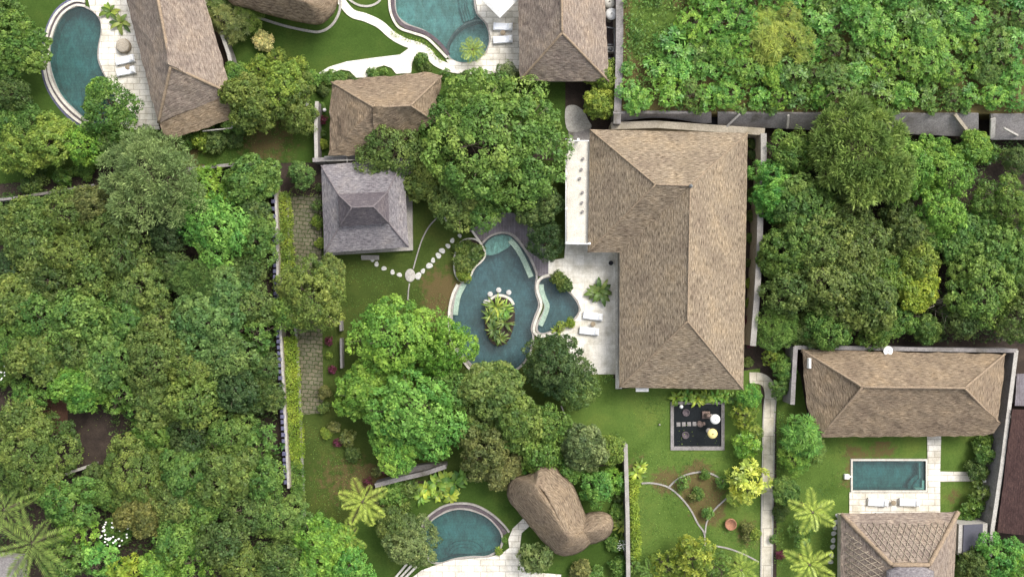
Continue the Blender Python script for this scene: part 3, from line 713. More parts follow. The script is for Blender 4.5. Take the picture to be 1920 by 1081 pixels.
caps(rf, [[v[0], k1], [v[3], k1], [k1, k2], [k2, v[1]], [k2, v[2]]], M['ridge_grey'], .07)
walls(h, [(616, 322), (745, 312), (752, 452), (620, 460)], e, M['cream'], doors=[(2, .5, 2.2, 'door'), (1, .5, 1.6, 'window')])
mb = MB(); mb.prism(W([(606, 300), (772, 300), (774, 469), (607, 479)], .4), 0, .38); mb.build('plinth', M['copinggrey'], h)
mb = MB(); mb.prism(W([(678, 478.5), (711, 478.5), (711, 484), (678, 484)]), 0, .28); mb.prism(W([(678, 484), (711, 484), (711, 487), (678, 487)]), 0, .14); mb.build('step', M['copinggrey'], h)
# F
h = house('weathered hipped roof right of the top terrace with two white loungers')
e, t_ = 3.1, 6.6
n0, n1 = P(971, -70, e), P(1130, -70, e); s0, s1 = P(974, 152, e), P(1142, 153, e); r0, r1 = P(1052, -70, t_), P(1054, 62, t_)
rf = add_roof(h, [[n0, r0, r1, s0], [r0, n1, s1, r1], [s0, r1, s1]], M['thatch2'], .1, .1, .3)
caps(rf, [[r0, r1], [r1, s0], [r1, s1]], M['ridge'], .12)
walls(h, [(985, -50), (1118, -50), (1126, 140), (988, 140)], 3.0, M['cream'], doors=[(3, .4, 2.2, 'door')])
# G kidney roof
h = house('kidney-shaped brown thatched roof beside the fan-shaped pool')
ol = smooth([(954, 938), (951, 918), (960, 896), (985, 890), (1000, 882), (1012, 866), (1029, 865), (1048, 882), (1072, 905), (1088, 938), (1100, 968), (1114, 985), (1113, 1010), (1096, 1030), (1068, 1042), (1042, 1038), (1020, 1018), (998, 992), (974, 963)], sub=4)
dome_roof(h, W(ol, 2.8), [P(1004, 905, 6).xy, P(1022, 918, 6).xy, P(1036, 945, 6).xy, P(1044, 970, 6).xy, P(1066, 1002, 6).xy], 2.7, 6.3, M['thatch3'], 11, 1.35)
ol2 = smooth([(1070, 985), (1098, 962), (1130, 958), (1149, 972), (1147, 998), (1126, 1015), (1092, 1022), (1072, 1012)], sub=4)
dome_roof(h, W(ol2, 2.4), [P(1080, 992, 4).xy, P(1120, 987, 4).xy], 2.35, 4.7, M['thatch3'], 7, 1.35, 'side_roof')
walls(h, [(975, 935), (990, 905), (1020, 890), (1065, 920), (1085, 980), (1090, 1015), (1050, 1020)], 2.9, M['cream'])
# H right house
h = house('wide brown hipped roof behind grey walls, above the small rectangular pool')
e, t_ = 2.9, 6.3
a = [P(1503, 655, e), P(1575, 657, e), P(1884, 663, e), P(1880, 712, e), P(1871, 792, e), P(1864, 811, e), P(1848, 818, e), P(1537, 818, e), P(1515, 765, e), P(1507, 705, e)]
r1, r2 = P(1617, 725, t_), P(1808, 727, t_)
rf = add_roof(h, [[a[0], a[1], a[2], r2, r1], [a[2], a[3], a[4], r2], [a[4], a[5], a[6], a[7], r1, r2], [a[7], a[8], a[9], a[0], r1]], M['thatch3'], .08, .15, .35)
caps(rf, [[a[0], r1], [r1, r2], [r2, a[2]], [r2, a[4]], [r1, a[7]]], M['ridge'], .11)
mb = MB(); c_ = P(1516, 680, 3.3); mb.box(c_.x - .12, c_.y - .5, 3.0, c_.x + .12, c_.y + .5, 3.75, None, .04); mb.build('roof_vent', M['white_paint'], rf)
walls(h, [(1525, 670), (1865, 676), (1855, 800), (1545, 800)], 2.8, M['cream'], doors=[(2, .35, 2.4, 'door'), (2, .7, 2.4, 'door')])
# I lattice roof
h = house('hipped roof with a diamond lattice of bamboo strips at the bottom right')
e, t_ = 2.9, 5.9
nw, ne, nee, see, sww = P(1577, 962, e), P(1796, 959, e), P(1792, 985, e), P(1783, 1190, e), P(1574, 1190, e)
r1, r2, r3, r4 = P(1672, 1058, t_), P(1742, 1058, t_), P(1742, 1100, t_), P(1672, 1100, t_)
rf = add_roof(h, [[nw, ne, r2, r1], [ne, see, r3, r2], [sww, nw, r1, r4], [see, sww, r4, r3]], M['thatch2'], .05, .08, .35)
caps(rf, [[nw, r1], [r1, r2], [r2, ne]], M['ridge'], .22)
def plane_z(p0, p1, p2, x, y):
    n_ = (p1 - p0).cross(p2 - p0); return p0.z - (n_.x * (x - p0.x) + n_.y * (y - p0.y)) / n_.z
def lattice(corners, pl, ang_pair, sp, name):
    """thin strips crossing on a roof slope, clipped to the slope polygon"""
    mb = MB(); poly = [(p_.x, p_.y) for p_ in corners]
    cx = sum(p_[0] for p_ in poly) / len(poly); cy = sum(p_[1] for p_ in poly) / len(poly)
    for li, ang in enumerate(ang_pair):
        d = Vector((math.cos(ang), math.sin(ang))); nn = Vector((-d.y, d.x))
        for k in range(-30, 31):
            run = []
            for s_ in np.arange(-14, 14, .25):
                x = cx + nn.x * k * sp + d.x * s_; y = cy + nn.y * k * sp + d.y * s_
                if inside((x, y), poly): run.append(Vector((x, y, plane_z(*pl, x, y) + .09 + .03 * li)))
                elif len(run) > 1: mb.tube([run[0], run[-1]], .034, 4); run = []
                else: run = []
            if len(run) > 1: mb.tube([run[0], run[-1]], .034, 4)
    return mb.build(name, M['bamboo'], rf)
M['bamboo'] = mottled('bamboo_strip', (.34, .285, .215), (.43, .365, .28), 4, 12, .8, .2)
lattice([P(1606, 977, 3.3), P(1784, 976, 3.3), P(1740, 1053, 5.7), P(1674, 1053, 5.7)], (nw, ne, r2), (R_(56), R_(124)), .52, 'bamboo_lattice')
lattice([P(1582, 985, 3), P(1658, 1062, 5.3), P(1658, 1130, 5.3), P(1582, 1150, 3)], (sww, nw, r1), (R_(34), R_(146)), .52, 'bamboo_lattice')
top = [P(1663, 1068, t_ + .1), P(1684, 1060, t_ + .1), P(1732, 1060, t_ + .1), P(1752, 1070, t_ + .1), P(1752, 1130, t_ + .1), P(1663, 1130, t_ + .1)]
dome_roof(h, [p_.xy for p_ in smooth_pts] if False else [(p_.x, p_.y) for p_ in top], [P(1700, 1090, 7).xy, P(1715, 1090, 7).xy], t_ + .05, 7.2, M['greytile'], 6, 1.2, 'top_cap', .03, .2)
walls(h, [(1590, 975), (1782, 975), (1774, 1160), (1590, 1160)], 2.8, M['cream'], doors=[(0, .5, 2.4, 'door')])
# J dark roof on the right edge
h = house('dark reddish-brown roof cut off by the right edge', 'house', 'tiled_house')
e = 2.8
rf = add_roof(h, [[P(1898, 767, e), P(2060, 770, 5.5), P(2040, 1012, 5.5), P(1870, 998, e)]], M['browntile'], .05, .06, .2)
walls(h, [(1905, 785), (2030, 785), (2030, 995), (1885, 985)], 2.7, M['concl'])
# K grey roof bottom-left corner
h = house('pale grey metal roof in the bottom left corner under a palm', 'shed', 'shed')
rf = add_roof(h, [[P(-120, 1035, 3.3), P(34, 1046, 2.7), P(30, 1140, 2.7), P(-120, 1140, 3.3)]], M['conc'], .02, .02, .08)
walls(h, [(-100, 1045), (24, 1052), (22, 1130), (-100, 1130)], 2.6, M['concl'])
# dark flat roof by the right wall
h = house('small flat dark grey roof between the lattice roof and the right boundary wall', 'shed', 'shed')
mb = MB(); mb.prism(W([(1799, 983), (1853, 981), (1850, 1036), (1797, 1040)], 2.4), 0, 2.3); mb.build('wall', M['concl'], h)
mb = MB(); mb.prism(W([(1808, 984), (1844, 982), (1842, 1034), (1806, 1036)], 2.5), 2.3, 2.42); mb.build('roof', plain('slate_sheet', (.075, .075, .095), .5), h)
h = house('grey planked lean-to roof at the right edge beside the walled house', 'shed', 'shed')
rf = add_roof(h, [[P(1907, 700, 2.4), P(1990, 702, 2.9), P(1990, 762, 2.9), P(1903, 760, 2.4)]], M['deck'], .02, .03, .1)
walls(h, [(1912, 705), (1985, 705), (1985, 757), (1910, 757)], 2.3, M['conc'])

# ------------------------------------------------------------------ boundary walls
def wall(label, line, wd, ht, mat, capmat=None, z0=-.05, name='boundary_wall', capw=None, cat='wall', shift=0.0):
    """line in pixels at the wall's top"""
    lw = [P2(x, y, ht) for x, y in line]
    pts = []
    for a_, b_ in zip(lw[:-1], lw[1:]):
        pts += [tuple(p_) for p_ in resample(Vector(a_), Vector(b_), 2.0)]
    pts.append(lw[-1])
    root = empty(name, (pts[0][0], pts[0][1], 0), label, cat)
    def wallmesh(nm, width, za, zb, m, sh=0):
        mb = MB(); pp = [(x - pts[0][0], y - pts[0][1]) for x, y in pts]
        rb = ribbon(pp, width); n_ = len(pp); L_ = rb[:n_]; R2_ = list(reversed(rb[n_:]))
        if sh:
            L_ = [(x + sh, y) for x, y in L_]; R2_ = [(x + sh, y) for x, y in R2_]
        vs = [(x, y, za) for x, y in L_] + [(x, y, za) for x, y in R2_] + [(x, y, zb + .03 * nz(x, y, .7)) for x, y in L_] + [(x, y, zb + .03 * nz(x, y, .7)) for x, y in R2_]
        fs = []
        for i in range(n_ - 1): fs += [(i, i + 1, 2 * n_ + i + 1, 2 * n_ + i), (n_ + i + 1, n_ + i, 3 * n_ + i, 3 * n_ + i + 1), (2 * n_ + i, 2 * n_ + i + 1, 3 * n_ + i + 1, 3 * n_ + i)]
        fs += [(0, 2 * n_, 3 * n_, n_), (n_ - 1, 2 * n_ - 1, 4 * n_ - 1, 3 * n_ - 1)]
        mb.add(vs, fs)
        o = mb.build(nm, m, root)
        bm = bmesh.new(); bm.from_mesh(o.data); bmesh.ops.recalc_face_normals(bm, faces=bm.faces); bm.to_mesh(o.data); bm.free()
        return o
    wallmesh('wall_body', wd, z0, ht - .08, mat)
    wallmesh('wall_cap', capw or wd + .1, ht - .08, ht, capmat or mat, shift)
    return root
W1 = smooth([(514, 310), (519, 430), (521, 540), (527, 640), (533, 760), (541, 915)], False)
root = wall('long cream boundary wall with a blue-grey toothed edge beside the left grove', W1, .14, 1.7, M['concb'], M['concl'])
mb = MB()
o0 = root.location
lw = [Vector(P2(x - 5.0, y, 1.8)) for x, y in W1]; acc = []
for a_, b_ in zip(lw[:-1], lw[1:]): acc += resample(a_, b_, .62)
for i, p_ in enumerate(acc):
    mb.box(p_.x - .24 - o0.x, p_.y - .20 - o0.y, 1.45, p_.x + .22 - o0.x, p_.y + .20 - o0.y, 1.66 + .03 * (i % 3), None, .04)
for i, p_ in enumerate(acc[::5]): mb.box(p_.x + .0 - o0.x, p_.y - .1 - o0.y, -.05, p_.x + .2 - o0.x, p_.y + .1 - o0.y, 1.4)
mb.build('toothed_coping', M['bluecap'], root)
wall('thin grey wall running left from the top of the long boundary wall', [(352, 317), (430, 309), (506, 305)], .22, 2.2, M['conc'])
wall('thin pale wall slanting below the yellow-flecked shrubs at far left', [(-20, 376), (20, 372), (100, 360), (176, 347)], .16, 1.4, M['conc'])
wall('short pale wall fragment at the lower end of the dark clearing', [(118, 890), (140, 882), (170, 872)], .18, 1.6, M['concl'])
wall('low kerb wall along the right side of the yellow-green hedge', [(538, 365), (544, 520), (556, 640), (563, 780), (568, 920), (571, 985)], .14, .4, M['copinggrey'], name='garden_kerb', cat='kerb')
wall('weathered narrow wall along the right side of the villa', [(1432, 250), (1432, 330), (1426, 400), (1424, 480), (1419, 560), (1412, 648)], .48, 2.7, M['concb'], M['copinggrey'])
wall('beige wall along the top of the villa under the retaining wall', [(1146, 236), (1230, 233), (1330, 240), (1434, 247)], .62, 2.3, M['concb'], M['concb'])
wall('vertical grey wall between the umbrella court and the raised thicket', [(1162, -60), (1162, 80), (1160, 160), (1157, 232)], .62, 3.1, M['conc'], M['conc'])
wall('grey wall behind the wide brown roof carrying the white dish', [(1490, 651), (1600, 652), (1750, 655), (1908, 657)], .30, 2.6, M['conc'], M['conc'])
wall('short grey wall left of the wide brown roof', [(1492, 650), (1489, 700), (1486, 758)], .34, 2.6, M['conc'], M['conc'])
wall('slanting grey wall down the right side past the dark roof', [(1906, 656), (1893, 760), (1878, 880), (1862, 985), (1856, 1045)], .30, 2.6, M['conc'], M['concl'])
wall('straight grey wall between the kidney-shaped roof and the edged lawn', [(1173, 832), (1175, 900), (1177, 980), (1179, 1140)], .30, 2.0, M['conc'], M['copinggrey'])
wall('slanting grey wall above the banana shrubs and the fan-shaped pool', [(703, 910), (744, 899), (800, 886), (836, 874)], .34, 2.0, M['conc'], M['conc'])
wall('low grey wall from the tiered roof to the brown roof above it', [(586, 300), (640, 297), (692, 295)], .3, 2.2, M['conc'], M['conc'])
wall('narrow grey wall left of the wavy-edged roof', [(594, 190), (592, 240), (593, 298)], .25, 2.0, M['conc'], M['concl'])
wall('narrow service wall right of the long roof at top left', [(414, 60), (428, 100), (440, 150)], .25, 2.0, M['conc'], M['concl'])
# pale gate panels inside the right-hand wall
for k, (x0, y0, x1, y1, wd) in enumerate(((1888, 670, 1882, 716, 11), (1879, 722, 1868, 795, 11), (1868, 800, 1862, 870, 9), (1860, 895, 1848, 975, 13))):
    o = MB(); rb = ribbon(W([(x0 - 3, y0), (x1 - 3, y1)], .4), wd * S); o.prism([(a_ - P(x0, y0).x, b_ - P(x0, y0).y) for a_, b_ in rb], 0, .4)
    o = o.build('concrete_panel', M['concl'], None, P(x0, y0)); tag(o, ['topmost', 'second', 'third', 'lowest and widest'][k] + ' pale concrete slab along the inside of the slanting right wall', 'slab', 'concrete slabs along the right wall')

# sloping retaining wall, top right
def slope_wall(label, x0, x1, ytop, ybot, zt, zb, mat, name='retaining_wall', x0b=None, x1b=None):
    x0b = x0 if x0b is None else x0b; x1b = x1 if x1b is None else x1b
    root = empty(name, (0, 0, 0), label, 'wall')
    n_ = max(2, int((x1 - x0) / 18)); V = []; F = []; m_ = 5
    for i in range(n_ + 1):
        f = i / n_
        for j in range(m_ + 1):
            g_ = j / m_; x = (x0 + (x1 - x0) * f) * (1 - g_) + (x0b + (x1b - x0b) * f) * g_
            yb = ybot(f) if callable(ybot) else ybot
            y = ytop * (1 - g_) + yb * g_; z = zt * (1 - g_) + zb * g_
            v_ = P(x, y, z); v_.z += .05 * nz(v_.x, v_.y, .8); V.append(tuple(v_))
    for i in range(n_):
        for j in range(m_):
            a_ = i * (m_ + 1) + j; F.append((a_, a_ + 1, a_ + m_ + 2, a_ + m_ + 1))
    mb = MB(); mb.add(V, F); o = mb.build('sloping_face', mat, root)
    bm = bmesh.new(); bm.from_mesh(o.data); bmesh.ops.recalc_face_normals(bm, faces=bm.faces)
    if sum(f.normal.z for f in bm.faces) < 0: bmesh.ops.reverse_faces(bm, faces=bm.faces)
    bm.to_mesh(o.data); bm.free()
    md = o.modifiers.new('thick', 'SOLIDIFY'); md.thickness = .3; md.offset = -1
    return root
sl1 = slope_wall('sloping grey retaining wall between the villa and the raised thicket', 1150, 1334, 213, lambda f: 231 - 10 * math.sin(PI * min(1, f * 1.15)), 3.15, 2.0, M['conc'])
sl2 = slope_wall('long dark-streaked sloping retaining wall right of the black gap', 1346, 1835, 213, lambda f: 236 + 21 * f, 3.15, 1.6, M['conc'])
sl3 = slope_wall('broken grey retaining wall at the far right beyond the beam', 1858, 2100, 214, 262, 3.15, 1.6, M['conc'])
mb = MB(); mb.prism(W([(1333, 212), (1347, 212), (1347, 240), (1333, 240)], 1.2), 0, 1.2); o = mb.build('wall_gap_drain', M['dark']); tag(o, 'black gap splitting the grey retaining wall above the villa', 'drain')
for k, (a_, b_, wd, mt, lb) in enumerate((((1790, 214), (1822, 256), .32, 'concb', 'diagonal beige beam laid on the retaining wall near the right edge'), ((1862, 222), (1860, 258), .5, 'concl', 'pale upright concrete post at the right end of the retaining wall'),
        ((1387, 214), (1362, 238), .2, 'concl', 'thin pale diagonal strip on the retaining wall right of the gap'), ((1478, 216), (1476, 240), .22, 'concl', 'pale upright stain-marked strip on the retaining wall'), ((1882, 240), (1908, 254), .18, 'concl', 'short pale broken slat near the right edge of the retaining wall'))):
    A = P(*a_, 3.35); B = P(*b_, 1.95 if k != 2 else 2.2); mb = MB(); d = (B - A); L = d.length
    m_ = Matrix.Translation(A) @ d.to_track_quat('X', 'Z').to_matrix().to_4x4(); mb.box(0, -wd / 2, -.08, L, wd / 2, .08, m_)
    o = mb.build('beam', M[mt]); tag(o, lb, 'beam')

# ------------------------------------------------------------------ furniture
def lounger_proto():
    root = empty('sun_lounger', (0, 0, 0), 'x', 'sun lounger', 'white sun loungers')
    mb = MB(); mb.box(-1.0, -.34, .24, 1.0, -.28, .32); mb.box(-1.0, .28, .24, 1.0, .34, .32); mb.box(-1.0, -.28, .24, -.94, .28, .32); mb.box(.94, -.28, .24, 1.0, .28, .32)
    mb.box(-.94, -.28, .26, .94, .28, .29); mb.build('frame', M['white_paint'], root)
    mb = MB(); mb.box(-.97, -.31, .325, .38, .31, .42, None, .03); m_ = Matrix.Translation((.38, 0, .32)) @ Matrix.Rotation(R_(-22), 4, 'Y'); mb.box(.0, -.31, .0, .66, .31, .10, m_, .03); mb.build('mattress', M['cushion'], root)
    mb = MB(); mb.box(.30, -.24, .10, .62, .24, .19, m_, .04); mb.build('pillow', M['white_paint'], root)
    for x in (-.9, .9):
        for y in (-.3, .3): mb = MB(); mb.box(x - .035, y - .035, 0, x + .035, y + .035, .24); mb.build('leg', M['timber'], root)
    return root
LP = lounger_proto()
def stand(proto, first, loc, rz, label, group=None):
    o = proto if first else copy_tree(proto)
    o.location = loc; o.rotation_euler = (0, 0, rz); o['label'] = label
    if group: o['group'] = group
    return o
ls = [(1111, 592, -8, 'upper white lounger on the terrace below the potted palm'), (1104, 620, -6, 'lower white lounger on the terrace below the potted palm'), (237, 114, 12, 'upper white lounger beside the crescent pool'), (239, 135, 10, 'lower white lounger beside the crescent pool'),
      (943, 52, -3, 'upper white lounger on the terrace under the square parasol'), (943, 76, 3, 'lower white lounger on the terrace beside the spa'), (1643, 940, -3, 'left white lounger on the deck below the rectangular pool'), (1702, 940, -2, 'right white lounger on the deck below the rectangular pool')]
for i, (x, y, a_, lb) in enumerate(ls):
    o = stand(LP, i == 0, P(x, y, .1), R_(a_), lb); o.scale = (1.0, 1.12, 1)
def table_proto():
    root = empty('side_table', (0, 0, 0), 'x', 'table', 'small tables between loungers')
    mb = MB(); mb.lathe([(.26, .40), (.27, .42), (.27, .45), (.25, .46)], n=18); mb.build('tabletop', M['wicker'], root)
    for k in range(3):
        a_ = 2 * PI * k / 3; mb = MB(); mb.tube([(.2 * math.cos(a_), .2 * math.sin(a_), 0), (.16 * math.cos(a_), .16 * math.sin(a_), .4)], .022, 6); mb.build('leg', M['timber'], root)
    return root
TPp = table_proto()
for i, (x, y, lb) in enumerate(((1111, 607, 'small round wicker table between the two terrace loungers'), (243, 128, 'small round table between the loungers by the crescent pool'), (943, 64, 'small round table between the loungers at the top terrace'), (1672, 940, 'small round table between the loungers by the rectangular pool'))):
    stand(TPp, i == 0, P(x, y, .1), 0, lb)
# parasols
def parasol(x, y, z0, r, ht, mat, label, sides=24, rz=0.0, drop=.35, group=None, cat='parasol'):
    root = empty('parasol', P(x, y, z0 + ht) * Vector((1, 1, 0)) + Vector((0, 0, z0)) if False else Vector((P(x, y, z0 + ht).x, P(x, y, z0 + ht).y, z0)), label, cat, group, rz)
    mb = MB(); mb.lathe([(r, ht - drop - .12), (r, ht - drop), (r * .6, ht - drop * .45), (r * .25, ht - drop * .12), (.03, ht)], n=sides, smooth=sides > 8); c_ = mb.build('canopy', mat, root)
    mb = MB(); mb.tube([(0, 0, .06), (0, 0, ht - .02)], .03, 8); mb.build('pole', M['timber'], root)
    mb = MB(); mb.lathe([(.04, ht), (.06, ht + .05), (.02, ht + .14)], n=8); mb.build('finial', M['timber'], root)
    mb = MB(); mb.lathe([(.28, 0), (.28, .06), (.06, .08)], n=16); mb.build('base', M['copinggrey'], root)
    return root
parasol(937, -6, .1, 1.95, 2.6, M['white_paint'], 'white square parasol poking in from the top edge', 4, 0, .55)
parasol(1342, 786, .05, .5, 2.0, M['white_paint'], 'white round ceremonial umbrella in the dark square court', 20, 0, .2, 'ceremonial umbrellas')
parasol(1337, 813, .05, .5, 2.0, M['yellow_cloth'], 'yellow round ceremonial umbrella in the dark square court', 20, 0, .2, 'ceremonial umbrellas')
parasol(1147, 25, .05, .6, 2.2, M['white_paint'], 'white round umbrella in the framed court at the top', 20, 0, .2, 'ceremonial umbrellas')
parasol(1143, 3, .05, .58, 2.2, M['yellow_cloth'] if False else M['coping'], 'cream round umbrella cut by the top edge in the framed court', 20, 0, .2, 'ceremonial umbrellas')
# wicker day bed
r_ = empty('daybed', P(234, 88, .1), 'round brown wicker daybed above the loungers of the crescent pool', 'daybed')
mb = MB(); mb.lathe([(.62, 0), (.74, .12), (.76, .36), (.70, .40)], n=28); mb.build('frame', M['wicker'], r_)
mb = MB(); mb.lathe([(.69, .40), (.70, .50), (.62, .56), (.05, .57)], n=28); mb.build('cushion', mottled('tan_cushion', (.36, .31, .24), (.42, .37, .30), 3, 9), r_)
# small pots, lamps etc.
def thing(name, mb, mat, loc, label, cat, group=None):
    o = mb.build(name, mat, None, loc); return tag(o, label, cat, group)
mb = MB(); mb.lathe([(.16, 0), (.24, .25), (.22, .42), (.17, .40)], n=16); thing('plant_pot', mb, M['dark'], P(1145, 493, .1), 'small black pot on the terrace corner above the palm', 'pot')
r_ = empty('clay_urn', P(1368, 980), 'round terracotta urn standing on the lawn at lower right', 'urn')
mb = MB(); mb.lathe([(.30, 0), (.52, .18), (.62, .42), (.60, .56), (.5, .58), (.5, .5)], n=28); mb.build('body', M['clay'], r_)
mb = MB(); mb.lathe([(.49, .42), (.3, .46), (.05, .47)], n=20); mb.build('lid', mottled('dull_clay', (.2, .10, .07), (.28, .15, .1), 3, 9), r_)
r_ = empty('satellite_dish', P(1663, 657, 2.9) * Vector((1, 1, 0)) + Vector((0, 0, 2.58)), 'white round dish fixed on the grey wall above the wide brown roof', 'satellite dish')
mb = MB(); mb.tube([(0, 0, 0), (0, 0, .4)], .04, 8); mb.build('mast', M['metal'], r_)
mb = MB(); mb.lathe([(.05, .40), (.3, .45), (.48, .58), (.47, .60), (.28, .50), (.04, .46)], n=26); mb.build('dish', M['white_paint'], r_)
mb = MB(); mb.tube([(-.45, .1, .58), (-.1, .02, .85)], .02, 6); mb.lathe([(.05, 0), (.06, .1)], (-.1, .02, .82), 8); mb.build('receiver_arm', M['metal'], r_)
r_ = empty('water_spout', P(1587, 892), 'small white spout block at the left edge of the rectangular pool', 'spout')
mb = MB(); mb.box(-.3, -.25, 0, .2, .25, .35, None, .04); mb.build('block', M['white_paint'], r_)
mb = MB(); mb.box(.2, -.08, .15, .52, .08, .22); mb.build('lip', M['white_paint'], r_)
for k, (x, y, lb) in enumerate(((1839, 898, 'white garden lamp at the end of the short white path'), (1275, 760, 'small white lamp at the top left corner of the dark square court'), (611, 209, 'white globe lamp beside the narrow bed left of the wavy-edged roof'), (1377, 697, 'white rounded lamp near the start of the walkway'))):
    if k == 3: continue
    r_ = empty('garden_lamp', P(x, y), lb, 'lamp', 'white garden lamps')
    mb = MB(); mb.tube([(0, 0, 0), (0, 0, .5)], .035, 8); mb.build('post', M['metal'], r_)
    mb = MB(); mb.lathe([(.06, .5), (.17, .58), (.2, .7), (.14, .84), (.03, .9)], n=14); mb.build('globe', M['white_paint'], r_)
# table in the shade of the top left garden
r_ = empty('garden_table', P(570, 196), 'small white table half under the olive tree left of the wavy-edged roof', 'table')
mb = MB(); mb.box(-.6, -.28, .68, .6, .28, .74, None, .02); mb.build('tabletop', M['white_paint'], r_)
for x in (-.52, .52):
    for y in (-.22, .22): mb = MB(); mb.box(x - .03, y - .03, 0, x + .03, y + .03, .68); mb.build('leg', M['white_paint'], r_)
# dark square court with pots and slabs
r_ = empty('square_pond', P(1308, 797), 'dark square pond framed by a grey stone kerb below the villa', 'pond')
iv = r_.location
def lp(poly): return [(a_ - iv.x, b_ - iv.y) for a_, b_ in W(poly)]
sheet('basin', lp(offset(PONDSQ, 1.5)), [], -.5, M['darkstone'], r_)
for nm, poly in (('kerb', [(1257, 752), (1358, 752), (1358, 843), (1257, 843)]),):
    sheet(nm, lp(poly), [lp(PONDSQ)], .14, M['conc'], r_, skirt=.6)
sheet('water', lp(PONDSQ), [], -.02, M['water2'], r_)
for k in range(4):
    mb = MB(); mb.box(-.2, -.22, -.5, .2, .22, .04, None, .02); thing('stepping_slab', mb, M['conc'], P(1272 + 10 * k, 795 - .3 * k), ['leftmost', 'second from left', 'third from left', 'rightmost'][k] + ' square grey slab crossing the dark square pond', 'stepping stone', 'square slabs in the pond')
for k, (x, y) in enumerate(((1286, 773), (1285, 815))):
    mb = MB(); mb.lathe([(.28, -.5), (.36, -.1), (.38, .12), (.30, .12), (.28, .02)], n=22); o = thing('water_bowl', mb, M['darkstone'], P(x, y), ('upper' if k == 0 else 'lower') + ' round stone-rimmed bowl in the left half of the dark square pond', 'bowl', 'round bowls in the pond')
r_ = empty('garden_shrine', P(1324, 784), 'brown carved stone shrine beside the two umbrellas in the dark court', 'shrine')
mb = MB(); mb.box(-.45, .0, -.5, .35, .75, .25, None, .04); mb.build('plinth', M['rock'], r_)
mb = MB(); mb.box(-.22, .15, .25, .2, .6, 1.0, None, .05); mb.lathe([(.3, 1.0), (.2, 1.15), (.05, 1.4)], (0, .38, 0), 8); mb.build('tower', M['rock'], r_)
for k in range(7):
    a_ = random.uniform(0, 6.28); mb = MB(); rr_ = random.uniform(.14, .26)
    mb.lathe([(rr_, 0), (rr_ * 1.1, rr_ * .5), (rr_ * .6, rr_), (.02, rr_ * 1.1)], (0, 0, -.1), 7, 1, random.uniform(.7, 1.2), False); mb.build('rock', M['rock'], r_, (-.45 + random.uniform(-.3, .4), -.35 + random.uniform(-.35, .3), 0), a_)
mb = MB(); mb.lathe([(.08, 0), (.1, .25), (.06, .3)], n=8); thing('stone_marker', mb, M['copinggrey'], P(1236, 795), 'tiny grey stone marker on the lawn left of the dark pond', 'stone')
# framed court next to the top roof
r_ = empty('court_frame', (0, 0, 0), 'grey metal frame round the court with two round umbrellas at the top', 'frame')
for a_, b_ in (((1129, -40), (1129, 50)), ((1129, 50), (1157, 54)), ((1156, -40), (1157, 54)), ((1134, 54), (1134, 120)), ((1152, 54), (1152, 118)), ((1134, 84), (1153, 84)), ((1134, 110), (1153, 110))):
    mb = MB(); A = P(*a_, 1.6); B = P(*b_, 1.6); mb.tube([A, B], .07, 5); mb.tube([A, A - Vector((0, 0, 1.6))], .05, 5); mb.build('rail', M['metal'], r_)
flat('court_floor', [(1127, -60), (1160, -60), (1157, 160), (1127, 155)], .01, M['darkstone'])
mb = MB(); mb.box(-.38, -.3, 0, .38, .3, .75, None, .03); r_ = mb.build('air_conditioner', M['white_paint'], None, P(1144, 94, .4) - Vector((0, 0, .39))); tag(r_, 'white air conditioner box in the service strip right of the hipped roof', 'air conditioner')
mb = MB(); mb.lathe([(.24, 0), (.24, .03), (.05, .035)], (0, 0, .75), 16); mb.build('fan_grille', M['metal'], r_)
# dark passage between D and E
r_ = empty('pergola', (0, 0, 0), 'dark open pergola in the gap between the two roofs', 'pergola')
for a_, b_ in (((606, 302), (690, 299)), ((650, 290), (651, 304)), ((690, 288), (691, 306)), ((608, 294), (690, 290))):
    mb = MB(); mb.tube([P(*a_, 2.5), P(*b_, 2.5)], .07, 4); mb.build('beam', M['concl'], r_)
for x, y in ((607, 301), (651, 301), (690, 300)):
    mb = MB(); v_ = P(x, y, 2.5); mb.tube([(v_.x, v_.y, 0), (v_.x, v_.y, 2.45)], .06, 6); mb.build('post', M['timber'], r_)
# white gate stripes bottom
for k in range(3):
    mb = MB(); A = P(742 + 9 * k, 1081, .1); B = P(763 + 9 * k, 1056 + 2 * k, .1); d = (B - A); m_ = Matrix.Translation(A - d * .5) @ Matrix.Rotation(math.atan2(d.y, d.x), 4, 'Z'); mb.box(0, -.11, 0, d.length * 1.5, .11, .12 + .1 * k, m_)
    o = mb.build('terrace_step', M['coping']); tag(o, ['lowest', 'middle', 'highest'][k] + ' narrow white step at the left corner of the fan pool terrace', 'step', 'white terrace steps')
for k, (a_, b_, c_, d_) in enumerate((((636, 600), (640, 600), (641, 620), (637, 620)), ((637, 634), (641, 634), (642, 690), (638, 690)))):
    mb = MB(); mb.prism(W([a_, b_, c_, d_], 1.0), 0, 1.0); o = mb.build('garden_kerb', M['conc']); tag(o, ('short' if k == 0 else 'long') + ' grey garden wall piece left of the bright green trees', 'kerb')
mb = MB(); mb.prism(W([(733, 880), (800, 870), (836, 868), (838, 874), (775, 888), (738, 897)], 1.0), 0, .9); tag(mb.build('stone_platform', M['conc']), 'grey flat stone platform under the bright green tree above the fan pool', 'platform')

